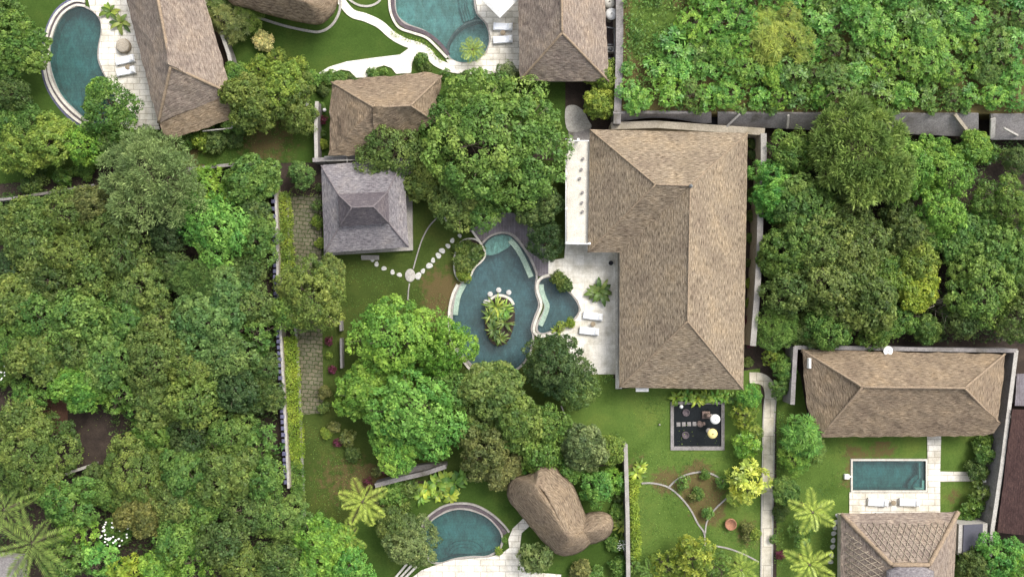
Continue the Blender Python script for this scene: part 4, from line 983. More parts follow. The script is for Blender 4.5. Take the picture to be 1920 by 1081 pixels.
# stepping stones
def stones(pts, lab, grp, rr=.25):
    for i, q_ in enumerate(pts):
        x, y = q_[0], q_[1]; r0_ = q_[2] if len(q_) > 2 else rr
        mb = MB(); n_ = 10; pr = []
        for z_, k_ in ((-.05, 1), (.05, 1), (.075, .85)): pr.append((z_, k_))
        ph = random.uniform(0, 6); vs = []
        for z_, k_ in pr:
            for j in range(n_): t_2 = 2 * PI * j / n_; q2 = r0_ * k_ * (1 + .14 * math.sin(2 * t_2 + ph) + .08 * math.sin(3 * t_2 + 2 * ph)); vs.append((q2 * math.cos(t_2), q2 * math.sin(t_2), z_))
        fs = [(l_ * n_ + j, l_ * n_ + (j + 1) % n_, (l_ + 1) * n_ + (j + 1) % n_, (l_ + 1) * n_ + j) for l_ in range(2) for j in range(n_)] + [tuple(range(2 * n_, 3 * n_))]
        mb.add(vs, fs); tag(mb.build('stepping_stone', M['stone'], None, P(x, y, .0) + Vector((0, 0, .01))), lab(i, len(pts)), 'stepping stone', grp)
ORD = ['first', 'second', 'third', 'fourth', 'fifth', 'sixth', 'seventh', 'eighth', 'ninth', 'tenth', 'eleventh', 'twelfth', 'thirteenth', 'fourteenth', 'fifteenth', 'sixteenth', 'seventeenth', 'eighteenth', 'nineteenth', 'twentieth', 'twenty-first', 'twenty-second', 'twenty-third']
stones([(698, 486), (706, 495), (720, 503), (736, 510), (749, 515)], lambda i, n_: f'{ORD[i]} white stepping stone below the grey pavilion step, counted from the step', 'stepping stones on the lawn')
stones([(784, 517, .36), (793, 508), (805, 498, .33), (812, 488), (822, 479, .3), (829, 470, .3), (840, 461), (848, 451), (862, 442, .2), (838, 410, .3)], lambda i, n_: f'{ORD[i]} white stepping stone from the round slab towards the pool deck', 'stepping stones on the lawn')
stones([(1571, 966), (1567, 978), (1565, 988), (1563, 999), (1562, 1012), (1561, 1024), (1559, 1040), (1557, 1052)], lambda i, n_: f'{ORD[i]} grey round stepping stone from the top, left of the lattice roof', 'stones beside the lattice roof', .26)
mb = MB(); mb.lathe([(.62, 0), (.62, .07), (.56, .09)], (0, 0, 0), 26, .85, 1.1); tag(mb.build('round_slab', M['concl'], None, P(769, 516)), 'round grey slab where the two lines of stepping stones meet', 'slab')
for i, (x, y) in enumerate(((919, 551), (935, 543.5), (954, 548), (911, 566))):
    mb = MB(); mb.lathe([(.2, -1.3), (.2, -.06), (.27, -.04), (.27, .03), (.24, .05)], n=18); tag(mb.build('pool_stool', M['stone'], None, P(x, y)), ['left upper', 'topmost', 'right', 'lowest left'][i] + ' round pale stool in the pool above the island', 'stool', 'round stools in the pool')
# thin stone edgings
def edging(label, pts, wd=.12, sm=True, z=.09):
    pl = smooth(pts, False) if sm else pts; rb = ribbon(W(pl), wd)
    o = sheet('lawn_edging', rb, [], z, M['copinggrey'], skirt=.12); tag(o, label, 'edging', 'thin stone lawn edgings')
edging('thin edging curving up from the round slab to the dark tree', [(775, 504), (783, 475), (792, 448), (805, 424), (822, 406)])
edging('short thin edging running down from the round slab', [(768, 531), (766, 545), (765, 562)])
edging('long edging curving down across the lower right lawn', [(1203, 905), (1225, 905), (1252, 912), (1275, 930), (1295, 955), (1308, 980), (1320, 998), (1322, 1022)], .17)
edging('arched edging over the top of the soil bed', [(1254, 912), (1268, 899), (1290, 888), (1318, 884), (1340, 890), (1356, 902)], .17)
edging('short edging joining the soil bed to the yellow bush', [(1322, 1000), (1325, 978), (1338, 956), (1362, 933)], .15)
edging('edging slanting towards the walkway at bottom right', [(1338, 1022), (1365, 1027), (1395, 1038), (1422, 1052)], .15)
edging('curved edging in the dark corner left of the wide tree', [(1052, 760), (1062, 785), (1070, 810)], .12)

# ------------------------------------------------------------------ vegetation
def leaves_mesh(name, C, D, N, L, Wd, tone, mat, fold=.25, extra=None):
    """C base points, D directions, N normals, L lengths, Wd widths: one kite-shaped leaf each"""
    n = len(C); side = np.cross(D, N); side /= (np.linalg.norm(side, axis=1, keepdims=True) + 1e-9)
    L = L[:, None]; Wd = Wd[:, None]
    mid = C + D * L * .5
    V = np.empty((n, 4, 3)); V[:, 0] = C; V[:, 1] = mid + side * Wd * .5 + N * Wd * fold; V[:, 2] = C + D * L; V[:, 3] = mid - side * Wd * .5 + N * Wd * fold
    V = V.reshape(-1, 3)
    me = bpy.data.meshes.new(name); me.vertices.add(4 * n); me.vertices.foreach_set('co', V.ravel())
    me.loops.add(4 * n); me.loops.foreach_set('vertex_index', np.arange(4 * n, dtype=np.int32))
    me.polygons.add(n); me.polygons.foreach_set('loop_start', np.arange(0, 4 * n, 4, dtype=np.int32)); me.polygons.foreach_set('loop_total', np.full(n, 4, dtype=np.int32))
    at = me.attributes.new('tone', 'FLOAT', 'POINT'); at.data.foreach_set('value', np.repeat(tone, 4))
    me.materials.append(mat); me.update(); me.validate(); return me
def unit(a): return a / (np.linalg.norm(a, axis=1, keepdims=True) + 1e-9)

def crown_mesh(name, R, zc, seed, clump=.6, leaf=.3, lw=.5, nleaf=70, flat_=.6, lobes=7, style='puff', mat=None, spread=.56, up=.5):
    rg = np.random.default_rng(seed)
    LB = [(0, 0, zc, .50 * R)]
    a0 = rg.uniform(0, 6.28)
    for i in range(lobes):
        a = a0 + 2 * PI * i / lobes + rg.uniform(-.3, .3); d = R * rg.uniform(spread - .14, spread + .10); r = R * rg.uniform(.24, .46)
        LB.append((d * math.cos(a), d * math.sin(a), zc + R * rg.uniform(-.28, .10), r))
    for i in range(lobes // 2 + 1):
        a = rg.uniform(0, 6.28); d = R * rg.uniform(.15, .35); LB.append((d * math.cos(a), d * math.sin(a), zc + R * rg.uniform(.1, .3), R * rg.uniform(.25, .36)))
    cc = []; cn = []; cl = []
    for (x, y, z, r) in LB:
        m = int(4.6 * r * r / (clump * clump)) + 4
        k = np.arange(m) + .5; ph = np.arccos(1 - 1.45 * k / m); th = PI * (1 + 5 ** .5) * k + rg.uniform(0, 6)
        d = np.stack([np.cos(th) * np.sin(ph), np.sin(th) * np.sin(ph), np.cos(ph)], 1) + rg.normal(0, .13, (m, 3)); d = unit(d)
        p = np.array([x, y, z]) + d * np.array([1, 1, flat_]) * r * rg.uniform(.74, 1.14, (m, 1))
        keep = np.ones(m, bool)
        for (x2, y2, z2, r2) in LB:
            if (x2, y2, z2) == (x, y, z): continue
            q = (p - np.array([x2, y2, z2])) / np.array([1, 1, flat_]); keep &= np.linalg.norm(q, axis=1) > r2 * .86
        cc.append(p[keep]); cn.append(d[keep]); cl.append(np.full(keep.sum(), rg.uniform(0, 1)))
    cc = np.concatenate(cc); cn = np.concatenate(cn); cl = np.concatenate(cl)
    keep = rg.random(len(cc)) > .14; cc = cc[keep]; cn = cn[keep]; cl = cl[keep]; nc = len(cc)
    cr = clump * rg.uniform(.6, 1.25, nc); ct = np.clip(.6 * rg.uniform(0, 1, nc) + .4 * cl, 0, 1)
    if style == 'whorl':
        ax = unit(cn + np.array([0, 0, up])); idx = np.repeat(np.arange(nc), nleaf)
        j = np.tile(np.arange(nleaf), nc); ang = j * 2.399 + rg.uniform(0, .5, len(idx)); tilt = .12 + .55 * (j / nleaf) + rg.normal(0, .1, len(idx))
        A = ax[idx]; t1 = unit(np.cross(A, np.array([.31, .74, .2]))); t2 = np.cross(A, t1)
        rad = t1 * np.cos(ang)[:, None] + t2 * np.sin(ang)[:, None]
        D = unit(rad * np.cos(tilt)[:, None] + A * np.sin(tilt)[:, None] * 1.0 + np.array([0, 0, -.10]))
        N = unit(A - D * np.sum(A * D, 1, keepdims=True) + rg.normal(0, .12, D.shape))
        C = cc[idx] + rad * .03 + A * (j / nleaf * cr[idx] * .45)[:, None] - A * .1
        L = cr[idx] * leaf * rg.uniform(.7, 1.2, len(idx)) * (1.15 - .5 * j / nleaf); Wd = L * lw
    else:
        idx = np.repeat(np.arange(nc), nleaf); n = len(idx)
        d = unit(rg.normal(0, 1, (n, 3)) + cn[idx] * .9 + np.array([0, 0, up])); A = cn[idx]
        C = cc[idx] + d * cr[idx][:, None] * rg.uniform(.55, 1.0, (n, 1)) * np.array([1, 1, .8])
        tang = unit(np.cross(d, rg.normal(0, 1, (n, 3))))
        D = unit(tang + d * .35 + np.array([0, 0, -.25])) if style == 'puff' else unit(rg.normal(0, .5, (n, 3)) + d + np.array([0, 0, .2]))
        N = unit(d + np.array([0, 0, .5]) + rg.normal(0, .35, (n, 3))); N = unit(N - D * np.sum(N * D, 1, keepdims=True))
        L = leaf * np.clip(rg.lognormal(-.08, .34, n), .4, 1.9); Wd = L * lw * rg.uniform(.7, 1.3, n)
    tone = np.clip(ct[idx] + rg.normal(0, .08, len(idx)), 0, 1)
    me = leaves_mesh(name, C, D, N, L, Wd, tone, mat or M['leaf'])
    return me, LB
def trunk_mesh(R, zc, LB, seed, fat=1.0):
    rg = random.Random(seed); mb = MB(); h0 = zc * .55; r0 = (.10 + .045 * R) * fat
    mb.tube([(0, 0, -.1), (.05 * R * rg.uniform(-1, 1), .05 * R * rg.uniform(-1, 1), h0 * .5), (0, 0, h0)], [r0 * 1.3, r0, r0 * .8], 8)
    for (x, y, z, r) in LB[1:]:
        p1 = Vector((x * .4, y * .4, h0 + (z - h0) * .55)); p2 = Vector((x * .95, y * .95, z + r * .15))
        mb.tube([(0, 0, h0 * .9), p1, p2], [r0 * .6, r0 * .4, r0 * .12], 5)
        for k in range(3):
            q_ = p2 + Vector((rg.uniform(-1, 1), rg.uniform(-1, 1), rg.uniform(.1, .75))) * r * .9; mb.tube([p1.lerp(p2, .6), q_], [r0 * .2, r0 * .05], 4)
    mb.tube([(0, 0, h0 * .9), (0, 0, zc + .2 * R)], [r0 * .7, r0 * .15], 6)
    return mb.mesh('trunk', M['bark'])

PROTO = {}
def proto(kind, R, n, hr, **kw):
    for i in range(n):
        zc = hr * R; kw2 = dict(kw); kw2['leaf'] = kw['leaf'] * (.85, 1.0, 1.18, .92, 1.1, 1.0)[i % 6]; kw2['clump'] = kw['clump'] * (1.0, 1.22, .85, 1.1, .92, 1.3)[i % 6]; me, LB = crown_mesh('crown', R, zc, hash_(kind) + i * 17, **kw2)
        PROTO.setdefault(kind, []).append((R, zc, me, trunk_mesh(R, zc, LB, i, .6 if 'shrub' in kind else 1.0)))
def hash_(s_): return sum(ord(c_) * (i + 3) for i, c_ in enumerate(s_)) % 9973
proto('big', 7.6, 1, .85, clump=.85, leaf=.36, lw=.55, nleaf=85, lobes=11, spread=.6)
proto('tree', 4.6, 6, 1.15, clump=.62, leaf=.30, lw=.55, nleaf=70, lobes=7)
proto('mtree', 3.2, 6, 1.35, clump=.52, leaf=.27, lw=.55, nleaf=60, lobes=6)
proto('round', 2.4, 3, 1.1, clump=.40, leaf=.22, lw=.55, nleaf=55, lobes=6)
proto('fine', 3.6, 3, 1.25, clump=.55, leaf=.26, lw=.22, nleaf=150, lobes=7, style='spray', mat=M['needle'])
proto('whorl', 2.9, 4, 1.15, clump=.58, leaf=.80, lw=.40, nleaf=16, lobes=6, style='whorl')
proto('wshrub', 1.9, 4, .85, clump=.50, leaf=.85, lw=.38, nleaf=15, lobes=5, style='whorl', mat=M['leafs'])
proto('shrub', 1.3, 4, .75, clump=.30, leaf=.22, lw=.5, nleaf=40, lobes=5)
proto('bamboo', 2.6, 2, 1.2, clump=.55, leaf=1.15, lw=.16, nleaf=26, lobes=6, style='whorl', up=1.2)

TINT = {  # natural leaf colours
    'bright': ((.160, .340, .050), 'bright green'), 'mid': ((.118, .240, .046), 'mid green'), 'olive': ((.132, .212, .046), 'olive green'), 'dark': ((.090, .160, .038), 'dark green'),
    'teal': ((.120, .232, .056), 'bluish green'), 'lime': ((.225, .350, .045), 'lime green'), 'yellow': ((.43, .56, .11), 'yellow'), 'palm': ((.30, .42, .07), 'yellow'), 'pale': ((.72, .74, .30), 'pale yellow'), 'grey': ((.155, .230, .072), 'grey-green'),
    'brown': ((.165, .200, .058), 'brownish green'), 'gold': ((.200, .305, .048), 'yellow-green'), 'deep': ((.055, .110, .032), 'very dark green'), 'red': ((.14, .03, .04), 'dark red'), 'fresh': ((.125, .325, .056), 'fresh green'),
}
KW = {'big': 'spreading tree', 'tree': 'broadleaf tree', 'mtree': 'bushy tree', 'round': 'rounded small tree', 'fine': 'feathery tree', 'whorl': 'coarse-leaved tree', 'wshrub': 'leafy shrub', 'shrub': 'shrub', 'bamboo': 'bamboo-like clump'}
LAND = [('the crescent pool', 140, 120), ('the long roof at top left', 330, 120), ('the yellow bush at top left', 490, 75), ('the big dark central tree', 930, 260), ('the wavy-edged roof', 715, 210), ('the grey tiered pavilion', 684, 388), ('the freeform pool', 930, 570), ('the villa', 1280, 480), ('the dark square pond', 1308, 797), ('the wide brown roof at right', 1695, 735), ('the lattice roof', 1690, 1020),
        ('the kidney-shaped roof', 1035, 955), ('the fan-shaped pool', 868, 1000), ('the dark clearing at left', 155, 825), ('the red paved patch at left', 100, 780), ('the feathery crown at upper left', 285, 350), ('the white blossom tree at the left edge', 10, 700), ('the white blossom tree at lower left', 220, 990), ('the boundary wall top', 514, 310), ('the boundary wall middle', 524, 620), ('the boundary wall lower end', 541, 910),
        ('the corner palm at bottom left', 60, 1020), ('the yellow palm', 680, 940), ('the clay urn', 1368, 980), ('the long walkway', 1440, 850), ('the dry bare branches at right', 1740, 575), ('the retaining wall right end', 1850, 235), ('the dark spiky crown in the grove', 365, 530), ('the cobbled path', 583, 700)]
used_labels = set(); dist_rank = {}
def dirw(dx, dy):
    a = math.degrees(math.atan2(-dy, dx)) % 360
    return ['right of', 'up and right of', 'above', 'up and left of', 'left of', 'down and left of', 'below', 'down and right of'][int((a + 22.5) // 45) % 8]
def autolabel(x, y, r, tint, kind):
    size = 'large ' if r > 62 else 'small ' if r < 32 else ''
    ls_ = sorted(LAND, key=lambda l_: math.hypot(x - l_[1], y - l_[2]))
    for l_ in ls_[:6]:
        for far in ('', 'farther '):
            lb = f"{size}{TINT[tint][1]} {KW[kind]} {far}{dirw(x - l_[1], y - l_[2])} {l_[0]}"
            if lb not in used_labels and len(lb.split()) <= 16: return lb
    return lb + f", near {int(x)}"
REG = []
def plant(x, y, r, kind, tint, label=None, z0=0.0, name=None, group=None, hz=1.0, cat=None, jit=.10):
    pr = PROTO[kind]; R, zc, cm, tm = pr[len(REG) % len(pr)]
    s_ = r * S / R; zz = z0 + zc * s_ * hz; s_ *= (H - zz) / H
    v = P(x, y, z0 + zc * s_ * hz)
    nm = name or {'shrub': 'shrub', 'wshrub': 'leafy_shrub', 'bamboo': 'bamboo_clump', 'fine': 'feathery_tree', 'round': 'small_tree'}.get(kind, 'broadleaf_tree')
    lb = label or autolabel(x, y, r, tint, kind); used_labels.add(lb)
    root = empty(nm, (v.x, v.y, z0), lb, cat or ('shrub' if 'shrub' in kind else 'tree'), group or {'shrub': 'low shrubs in the gardens', 'wshrub': 'leafy shrubs', 'bamboo': 'bamboo clumps'}.get(kind, 'trees of the gardens and groves'), random.uniform(0, 6.28))
    jx = .94 if 'shrub' in kind else .88; root.scale = (s_ * random.uniform(jx, 2 - jx), s_ * random.uniform(jx, 2 - jx), s_ * hz * random.uniform(.92, 1.1)); root.rotation_euler = (random.uniform(-.1, .1), random.uniform(-.1, .1), root.rotation_euler.z)
    c_ = link('crown', cm, root); t_ = link('trunk', tm, root)
    b_ = TINT[tint][0]; k = random.uniform(1 - jit, 1 + jit); k *= 1.35 if kind == 'fine' else 1.0; c_.color = (b_[0] * k * random.uniform(.93, 1.07), b_[1] * k, b_[2] * k * random.uniform(.9, 1.15), 1)
    REG.append((x, y, r)); return root

# --- left grove
G = [
 (285, 352, 80, 'fine', 'grey', 'large pale feathery tree at the upper left beside the thin walls'), (388, 338, 40, 'whorl', 'bright'), (466, 335, 42, 'mtree', 'mid'), (425, 375, 30, 'whorl', 'mid'), (60, 412, 46, 'mtree', 'olive'), (110, 398, 44, 'tree', 'olive'),
 (170, 382, 40, 'mtree', 'brown'), (205, 412, 40, 'tree', 'olive'), (20, 420, 36, 'mtree', 'dark'), (130, 470, 50, 'tree', 'olive'), (55, 470, 40, 'mtree', 'olive'), (235, 462, 50, 'mtree', 'dark'), (305, 440, 42, 'mtree', 'deep'), (395, 425, 60, 'tree', 'fresh', 'large fresh green rounded tree in the upper grove below the bright one'),
 (472, 400, 36, 'round', 'dark'), (475, 455, 42, 'mtree', 'mid'), (430, 530, 40, 'mtree', 'teal'), (175, 520, 46, 'mtree', 'olive'), (255, 535, 52, 'tree', 'olive'), (318, 500, 34, 'mtree', 'dark'), (365, 530, 44, 'fine', 'dark', 'dark spiky-crowned tree in the middle of the upper grove'), (100, 540, 44, 'mtree', 'dark'),
 (28, 560, 50, 'mtree', 'olive'), (85, 600, 62, 'tree', 'mid'), (20, 635, 50, 'tree', 'mid'), (160, 590, 48, 'mtree', 'mid'), (232, 605, 50, 'tree', 'mid'), (305, 610, 62, 'tree', 'olive'), (400, 610, 60, 'tree', 'teal'), (462, 510, 34, 'mtree', 'dark'), (480, 570, 40, 'mtree', 'olive'), (478, 625, 40, 'whorl', 'mid'),
 (70, 660, 46, 'mtree', 'olive'), (135, 655, 44, 'mtree', 'olive'), (205, 668, 50, 'tree', 'teal'), (285, 680, 58, 'tree', 'olive'), (352, 680, 55, 'tree', 'olive'), (430, 675, 44, 'mtree', 'teal'), (152, 718, 44, 'mtree', 'fresh', 'fresh green tree just above the dark clearing at left'), (240, 745, 42, 'whorl', 'mid'), (300, 752, 50, 'tree', 'olive'), (370, 750, 50, 'mtree', 'olive'), (440, 735, 46, 'mtree', 'deep'), (492, 690, 30, 'mtree', 'dark'), (500, 745, 32, 'round', 'dark'),
 (60, 745, 34, 'mtree', 'mid'), (54, 855, 74, 'big', 'olive', 'large rounded olive tree left of the dark clearing'), (30, 790, 44, 'mtree', 'olive'), (262, 886, 72, 'big', 'olive', 'large yellowish olive tree right of the dark clearing'), (290, 815, 40, 'tree', 'mid'), (345, 880, 50, 'tree', 'mid'), (205, 920, 40, 'tree', 'mid'), (172, 905, 32, 'tree', 'dark'), (360, 815, 40, 'mtree', 'deep'), (430, 810, 48, 'tree', 'mid'), (485, 830, 40, 'whorl', 'mid'), (430, 880, 56, 'tree', 'olive'), (495, 900, 42, 'mtree', 'mid'), (390, 940, 44, 'tree', 'mid'),
 (460, 960, 44, 'tree', 'olive'), (530, 970, 50, 'tree', 'teal', 'bluish green tree at the lower end of the boundary wall'), (330, 940, 42, 'mtree', 'olive'), (270, 960, 40, 'mtree', 'brown'), (130, 940, 48, 'mtree', 'mid'), (150, 1000, 46, 'whorl', 'bright'), (120, 1055, 44, 'mtree', 'mid'), (190, 1045, 38, 'whorl', 'fresh'), (340, 1010, 42, 'mtree', 'mid'), (355, 1062, 46, 'whorl', 'bright'), (240, 1078, 38, 'whorl', 'lime'), (300, 1070, 34, 'mtree', 'bright'),
 (415, 1010, 46, 'mtree', 'dark'), (450, 1060, 46, 'mtree', 'olive'), (520, 1050, 42, 'mtree', 'dark'), (605, 1030, 62, 'tree', 'bright', 'large bright green tree at the bottom between grove and lawn'), (655, 1065, 40, 'mtree', 'fresh'), (560, 1075, 40, 'mtree', 'mid'), (15, 500, 30, 'mtree', 'deep'),
 (585, 553, 74, 'tree', 'olive', 'large olive tree spreading across the cobbled path'), (545, 585, 40, 'mtree', 'mid'), (620, 520, 34, 'mtree', 'olive'), (567, 328, 32, 'round', 'teal', 'small round bluish tree beside the top of the cobbled path'),
 # top left
 (28, 90, 64, 'tree', 'mid', 'rounded mid green tree left of the crescent pool'), (15, 20, 40, 'mtree', 'mid'), (20, 175, 40, 'mtree', 'dark'), (55, 235, 40, 'tree', 'mid'), (100, 262, 56, 'tree', 'gold', 'yellow-flecked bushy tree below the crescent pool'), (35, 285, 44, 'mtree', 'gold'), (10, 240, 36, 'mtree', 'mid'), (205, 202, 58, 'tree', 'mid', 'rounded green tree overhanging the lower end of the crescent pool'), (155, 272, 44, 'mtree', 'bright'), (215, 268, 36, 'mtree', 'dark'), (272, 268, 26, 'shrub', 'dark'), (188, 165, 26, 'round', 'bright'),
 (434, 40, 42, 'bamboo', 'brown', 'thin brownish feathery tree against the long roof'), (408, 10, 26, 'bamboo', 'olive'), (528, 158, 50, 'mtree', 'gold'), (560, 215, 34, 'mtree', 'olive'), (480, 185, 50, 'mtree', 'olive'), (550, 190, 46, 'mtree', 'olive'), (446, 150, 30, 'mtree', 'mid'), (488, 130, 30, 'whorl', 'gold'), (520, 108, 22, 'whorl', 'gold'), (492, 76, 19, 'shrub', 'pale', 'small pale yellow bush at the edge of the top lawn'), (445, 225, 26, 'mtree', 'mid'), (378, 258, 22, 'shrub', 'gold'), (405, 262, 22, 'shrub', 'dark'), (350, 262, 20, 'shrub', 'mid'), (615, 145, 14, 'shrub', 'mid'),
 (560, 120, 16, 'shrub', 'gold'), (585, 150, 16, 'shrub', 'mid'), (465, 30, 30, 'fine', 'olive'),
 # centre
 (925, 262, 142, 'big', 'mid', 'huge dark green spreading tree in the centre top of the garden'), (735, 275, 58, 'tree', 'olive'), (860, 372, 62, 'tree', 'olive'), (905, 400, 36, 'mtree', 'mid'), (790, 340, 36, 'mtree', 'olive'), (885, 335, 25, 'round', 'bright', 'small bright green crown on the lower side of the huge central tree'), (1015, 385, 44, 'tree', 'dark'), (1025, 450, 42, 'tree', 'deep'), (1005, 335, 40, 'mtree', 'mid'), (948, 140, 22, 'mtree', 'grey'), (1010, 148, 24, 'mtree', 'mid'), (1130, 140, 36, 'mtree', 'gold', 'upper yellow-green bushy tree right of the hipped roof'), (1128, 195, 34, 'mtree', 'gold', 'lower yellow-green bushy tree above the villa corner'), (1145, 165, 22, 'mtree', 'lime'),
 (735, 628, 84, 'tree', 'bright', 'upper large bright green tree left of the freeform pool'), (835, 650, 56, 'tree', 'bright', 'bright green crown touching the left edge of the freeform pool'), (688, 735, 66, 'tree', 'bright', 'leftmost bright green crown beside the red plants'), (785, 765, 92, 'tree', 'fresh', 'lower large fresh green tree left of the dark round one'), (735, 835, 52, 'tree', 'bright', 'lowest bright green crown above the slanting grey wall'), (845, 735, 46, 'mtree', 'mid'),
 (1045, 685, 72, 'tree', 'deep', 'dark round tree between the freeform pool and the terrace'), (1075, 725, 40, 'mtree', 'dark'), (928, 735, 54, 'mtree', 'olive'), (905, 845, 56, 'mtree', 'brown', 'brownish green tree above the fan-shaped pool'), (975, 800, 50, 'mtree', 'olive'), (1010, 840, 46, 'mtree', 'mid'), (1035, 795, 42, 'mtree', 'mid'), (985, 862, 34, 'whorl', 'bright'), (940, 880, 36, 'mtree', 'brown'), (890, 795, 40, 'mtree', 'olive'),
 (1098, 838, 50, 'mtree', 'grey', 'grey-green tree above the kidney-shaped roof'), (1115, 915, 36, 'mtree', 'fresh', 'bright green tree overlapping the kidney-shaped roof'), (1150, 845, 32, 'mtree', 'gold'), (1150, 900, 28, 'wshrub', 'bright'), (1075, 870, 30, 'mtree', 'mid'), (770, 1015, 56, 'tree', 'grey', 'grey-olive tree left of the fan-shaped pool'), (740, 985, 36, 'mtree', 'olive'), (1010, 1045, 36, 'whorl', 'grey', 'pale leafy tree below the kidney-shaped roof on the terrace'),
 # bottom middle / right garden
 (1300, 1050, 46, 'whorl', 'gold'), (1250, 1066, 34, 'whorl', 'gold'), (1345, 1062, 34, 'whorl', 'mid'), (1403, 905, 42, 'wshrub', 'yellow', 'yellow leafy bush leaning over the long walkway'), (1382, 930, 22, 'wshrub', 'yellow', 'low yellow shoot at the lower left of the yellow bush'), (1396, 780, 28, 'whorl', 'gold'), (1412, 808, 20, 'wshrub', 'gold'), (1403, 742, 24, 'mtree', 'fresh'), (1400, 832, 30, 'wshrub', 'bright'), (1506, 815, 46, 'bamboo', 'fresh', 'bright drooping bamboo-like clump left of the small pool lawn'), (1496, 866, 34, 'bamboo', 'bright'), (1525, 845, 30, 'bamboo', 'mid'),
 (1460, 612, 40, 'fine', 'teal', 'round blue-green tree in the corner right of the villa'), (1470, 690, 24, 'mtree', 'mid'), (1445, 668, 20, 'wshrub', 'gold'), (1460, 725, 20, 'mtree', 'mid'), (1478, 920, 26, 'mtree', 'mid'), (1500, 1000, 26, 'wshrub', 'mid'), (1465, 960, 16, 'shrub', 'dark'),
 # right lot
 (1487, 280, 40, 'mtree', 'mid'), (1600, 292, 84, 'fine', 'olive', 'large feathery olive tree over the long retaining wall'), (1450, 322, 34, 'mtree', 'fresh'), (1470, 372, 44, 'mtree', 'fresh'), (1545, 265, 30, 'mtree', 'olive'), (1700, 318, 54, 'tree', 'bright', 'bright green tree below the retaining wall, left of its twin'), (1775, 322, 50, 'tree', 'bright', 'bright green tree below the retaining wall, right of its twin'), (1830, 278, 30, 'mtree', 'bright'), (1745, 290, 34, 'mtree', 'bright'),
 (1515, 398, 62, 'tree', 'mid'), (1585, 400, 54, 'tree', 'olive'), (1540, 450, 66, 'tree', 'olive'), (1610, 470, 56, 'tree', 'olive'), (1475, 480, 50, 'tree', 'mid'), (1560, 530, 72, 'tree', 'olive', 'large olive crown in the middle of the right-hand lot'), (1620, 560, 54, 'mtree', 'olive'), (1480, 545, 46, 'mtree', 'olive'), (1560, 605, 48, 'mtree', 'mid'), (1640, 615, 34, 'mtree', 'mid'), (1515, 620, 30, 'mtree', 'dark'),
 (1770, 405, 50, 'tree', 'bright', 'bright tree in the middle of the brown bare ground at right'), (1700, 440, 36, 'mtree', 'olive'), (1690, 395, 30, 'mtree', 'dark'), (1740, 455, 34, 'mtree', 'mid'), (1715, 490, 36, 'mtree', 'gold'), (1805, 450, 40, 'mtree', 'mid'), (1885, 385, 54, 'tree', 'mid'), (1862, 460, 50, 'tree', 'mid'), (1905, 500, 50, 'tree', 'mid'), (1845, 540, 62, 'tree', 'mid', 'large mid green tree near the right edge above the walled roof'), (1900, 590, 52, 'tree', 'olive'), (1712, 545, 40, 'mtree', 'lime'), (1690, 600, 30, 'mtree', 'mid'), (1735, 620, 28, 'mtree', 'mid'), (1810, 600, 32, 'mtree', 'dark'), (1908, 300, 26, 'mtree', 'dark'), (1860, 290, 20, 'wshrub', 'mid'), (1660, 520, 34, 'mtree', 'mid'),
 (1870, 1040, 46, 'mtree', 'fresh'), (1825, 1062, 36, 'mtree', 'olive'), (1900, 1075, 40, 'mtree', 'bright'), (1848, 850, 22, 'wshrub', 'mid'), (1832, 880, 20, 'shrub', 'dark'), (1840, 925, 24, 'wshrub', 'olive'), (1828, 950, 22, 'wshrub', 'mid'), (1845, 830, 16, 'shrub', 'mid'), (1812, 975, 16, 'shrub', 'mid'), (1868, 760, 8, 'shrub', 'gold'),
]
for g_ in G:
    hz = 1.0
    if g_[3] in ('tree', 'big') and g_[2] > 60: hz = .85
    grow = 1.16 if (g_[0] < 510 and g_[1] > 300) or (g_[0] > 1440 and 240 < g_[1] < 650) else 1.04
    if len(g_) > 5 and grow < 1.1: grow = 1.0
    plant(g_[0], g_[1], g_[2] * grow, g_[3], g_[4], g_[5] if len(g_) > 5 else None, hz=hz)
# --- raised thicket at top right: rows of coarse-leaved bushes
ROWN = ['top row', 'second row', 'third row', 'fourth row', 'front row']
rows = [(-8, 1300, 1935, 34), (38, 1285, 1930, 32), (84, 1252, 1930, 32), (130, 1215, 1925, 30), (176, 1190, 1925, 30)]
for ri, (y, x0, x1, r) in enumerate(rows):
    r *= 1.0
    n_ = int((x1 - x0) / (r * 1.32)); cnt = 0
    for i in range(n_):
        x = x0 + (x1 - x0) * (i + .5) / n_ + random.uniform(-8, 8); yy = y + random.uniform(-9, 9)
        if (x - 1722) ** 2 + (yy - 12) ** 2 < 30 ** 2: continue
        rad = r * random.uniform(.85, 1.45)
        rad = min(rad, 208 - yy) if yy > 150 else rad
        k_ = random.choice(['whorl', 'whorl', 'wshrub', 'wshrub', 'mtree' if random.random() < .5 else 'whorl'])
        tn = random.choice(['fresh', 'mid', 'bright', 'fresh', 'mid', 'fresh'])
        if ri >= 3 and x < 1270: tn = 'bright'
        if 1400 < x < 1500 and ri in (1, 2): tn, k_ = 'gold', 'bamboo'
        if 1640 < x < 1840 and ri in (2, 3): tn = 'bright'
        cnt += 1
        plant(x, yy, rad, k_, tn, f"{TINT[tn][1]} {'feathery' if k_ == 'bamboo' else 'leafy'} bush, {ORD[cnt - 1]} from the left in the {ROWN[ri]} of the raised thicket", TZ, 'thicket_bush', 'bushes of the raised thicket', .62, 'bush')
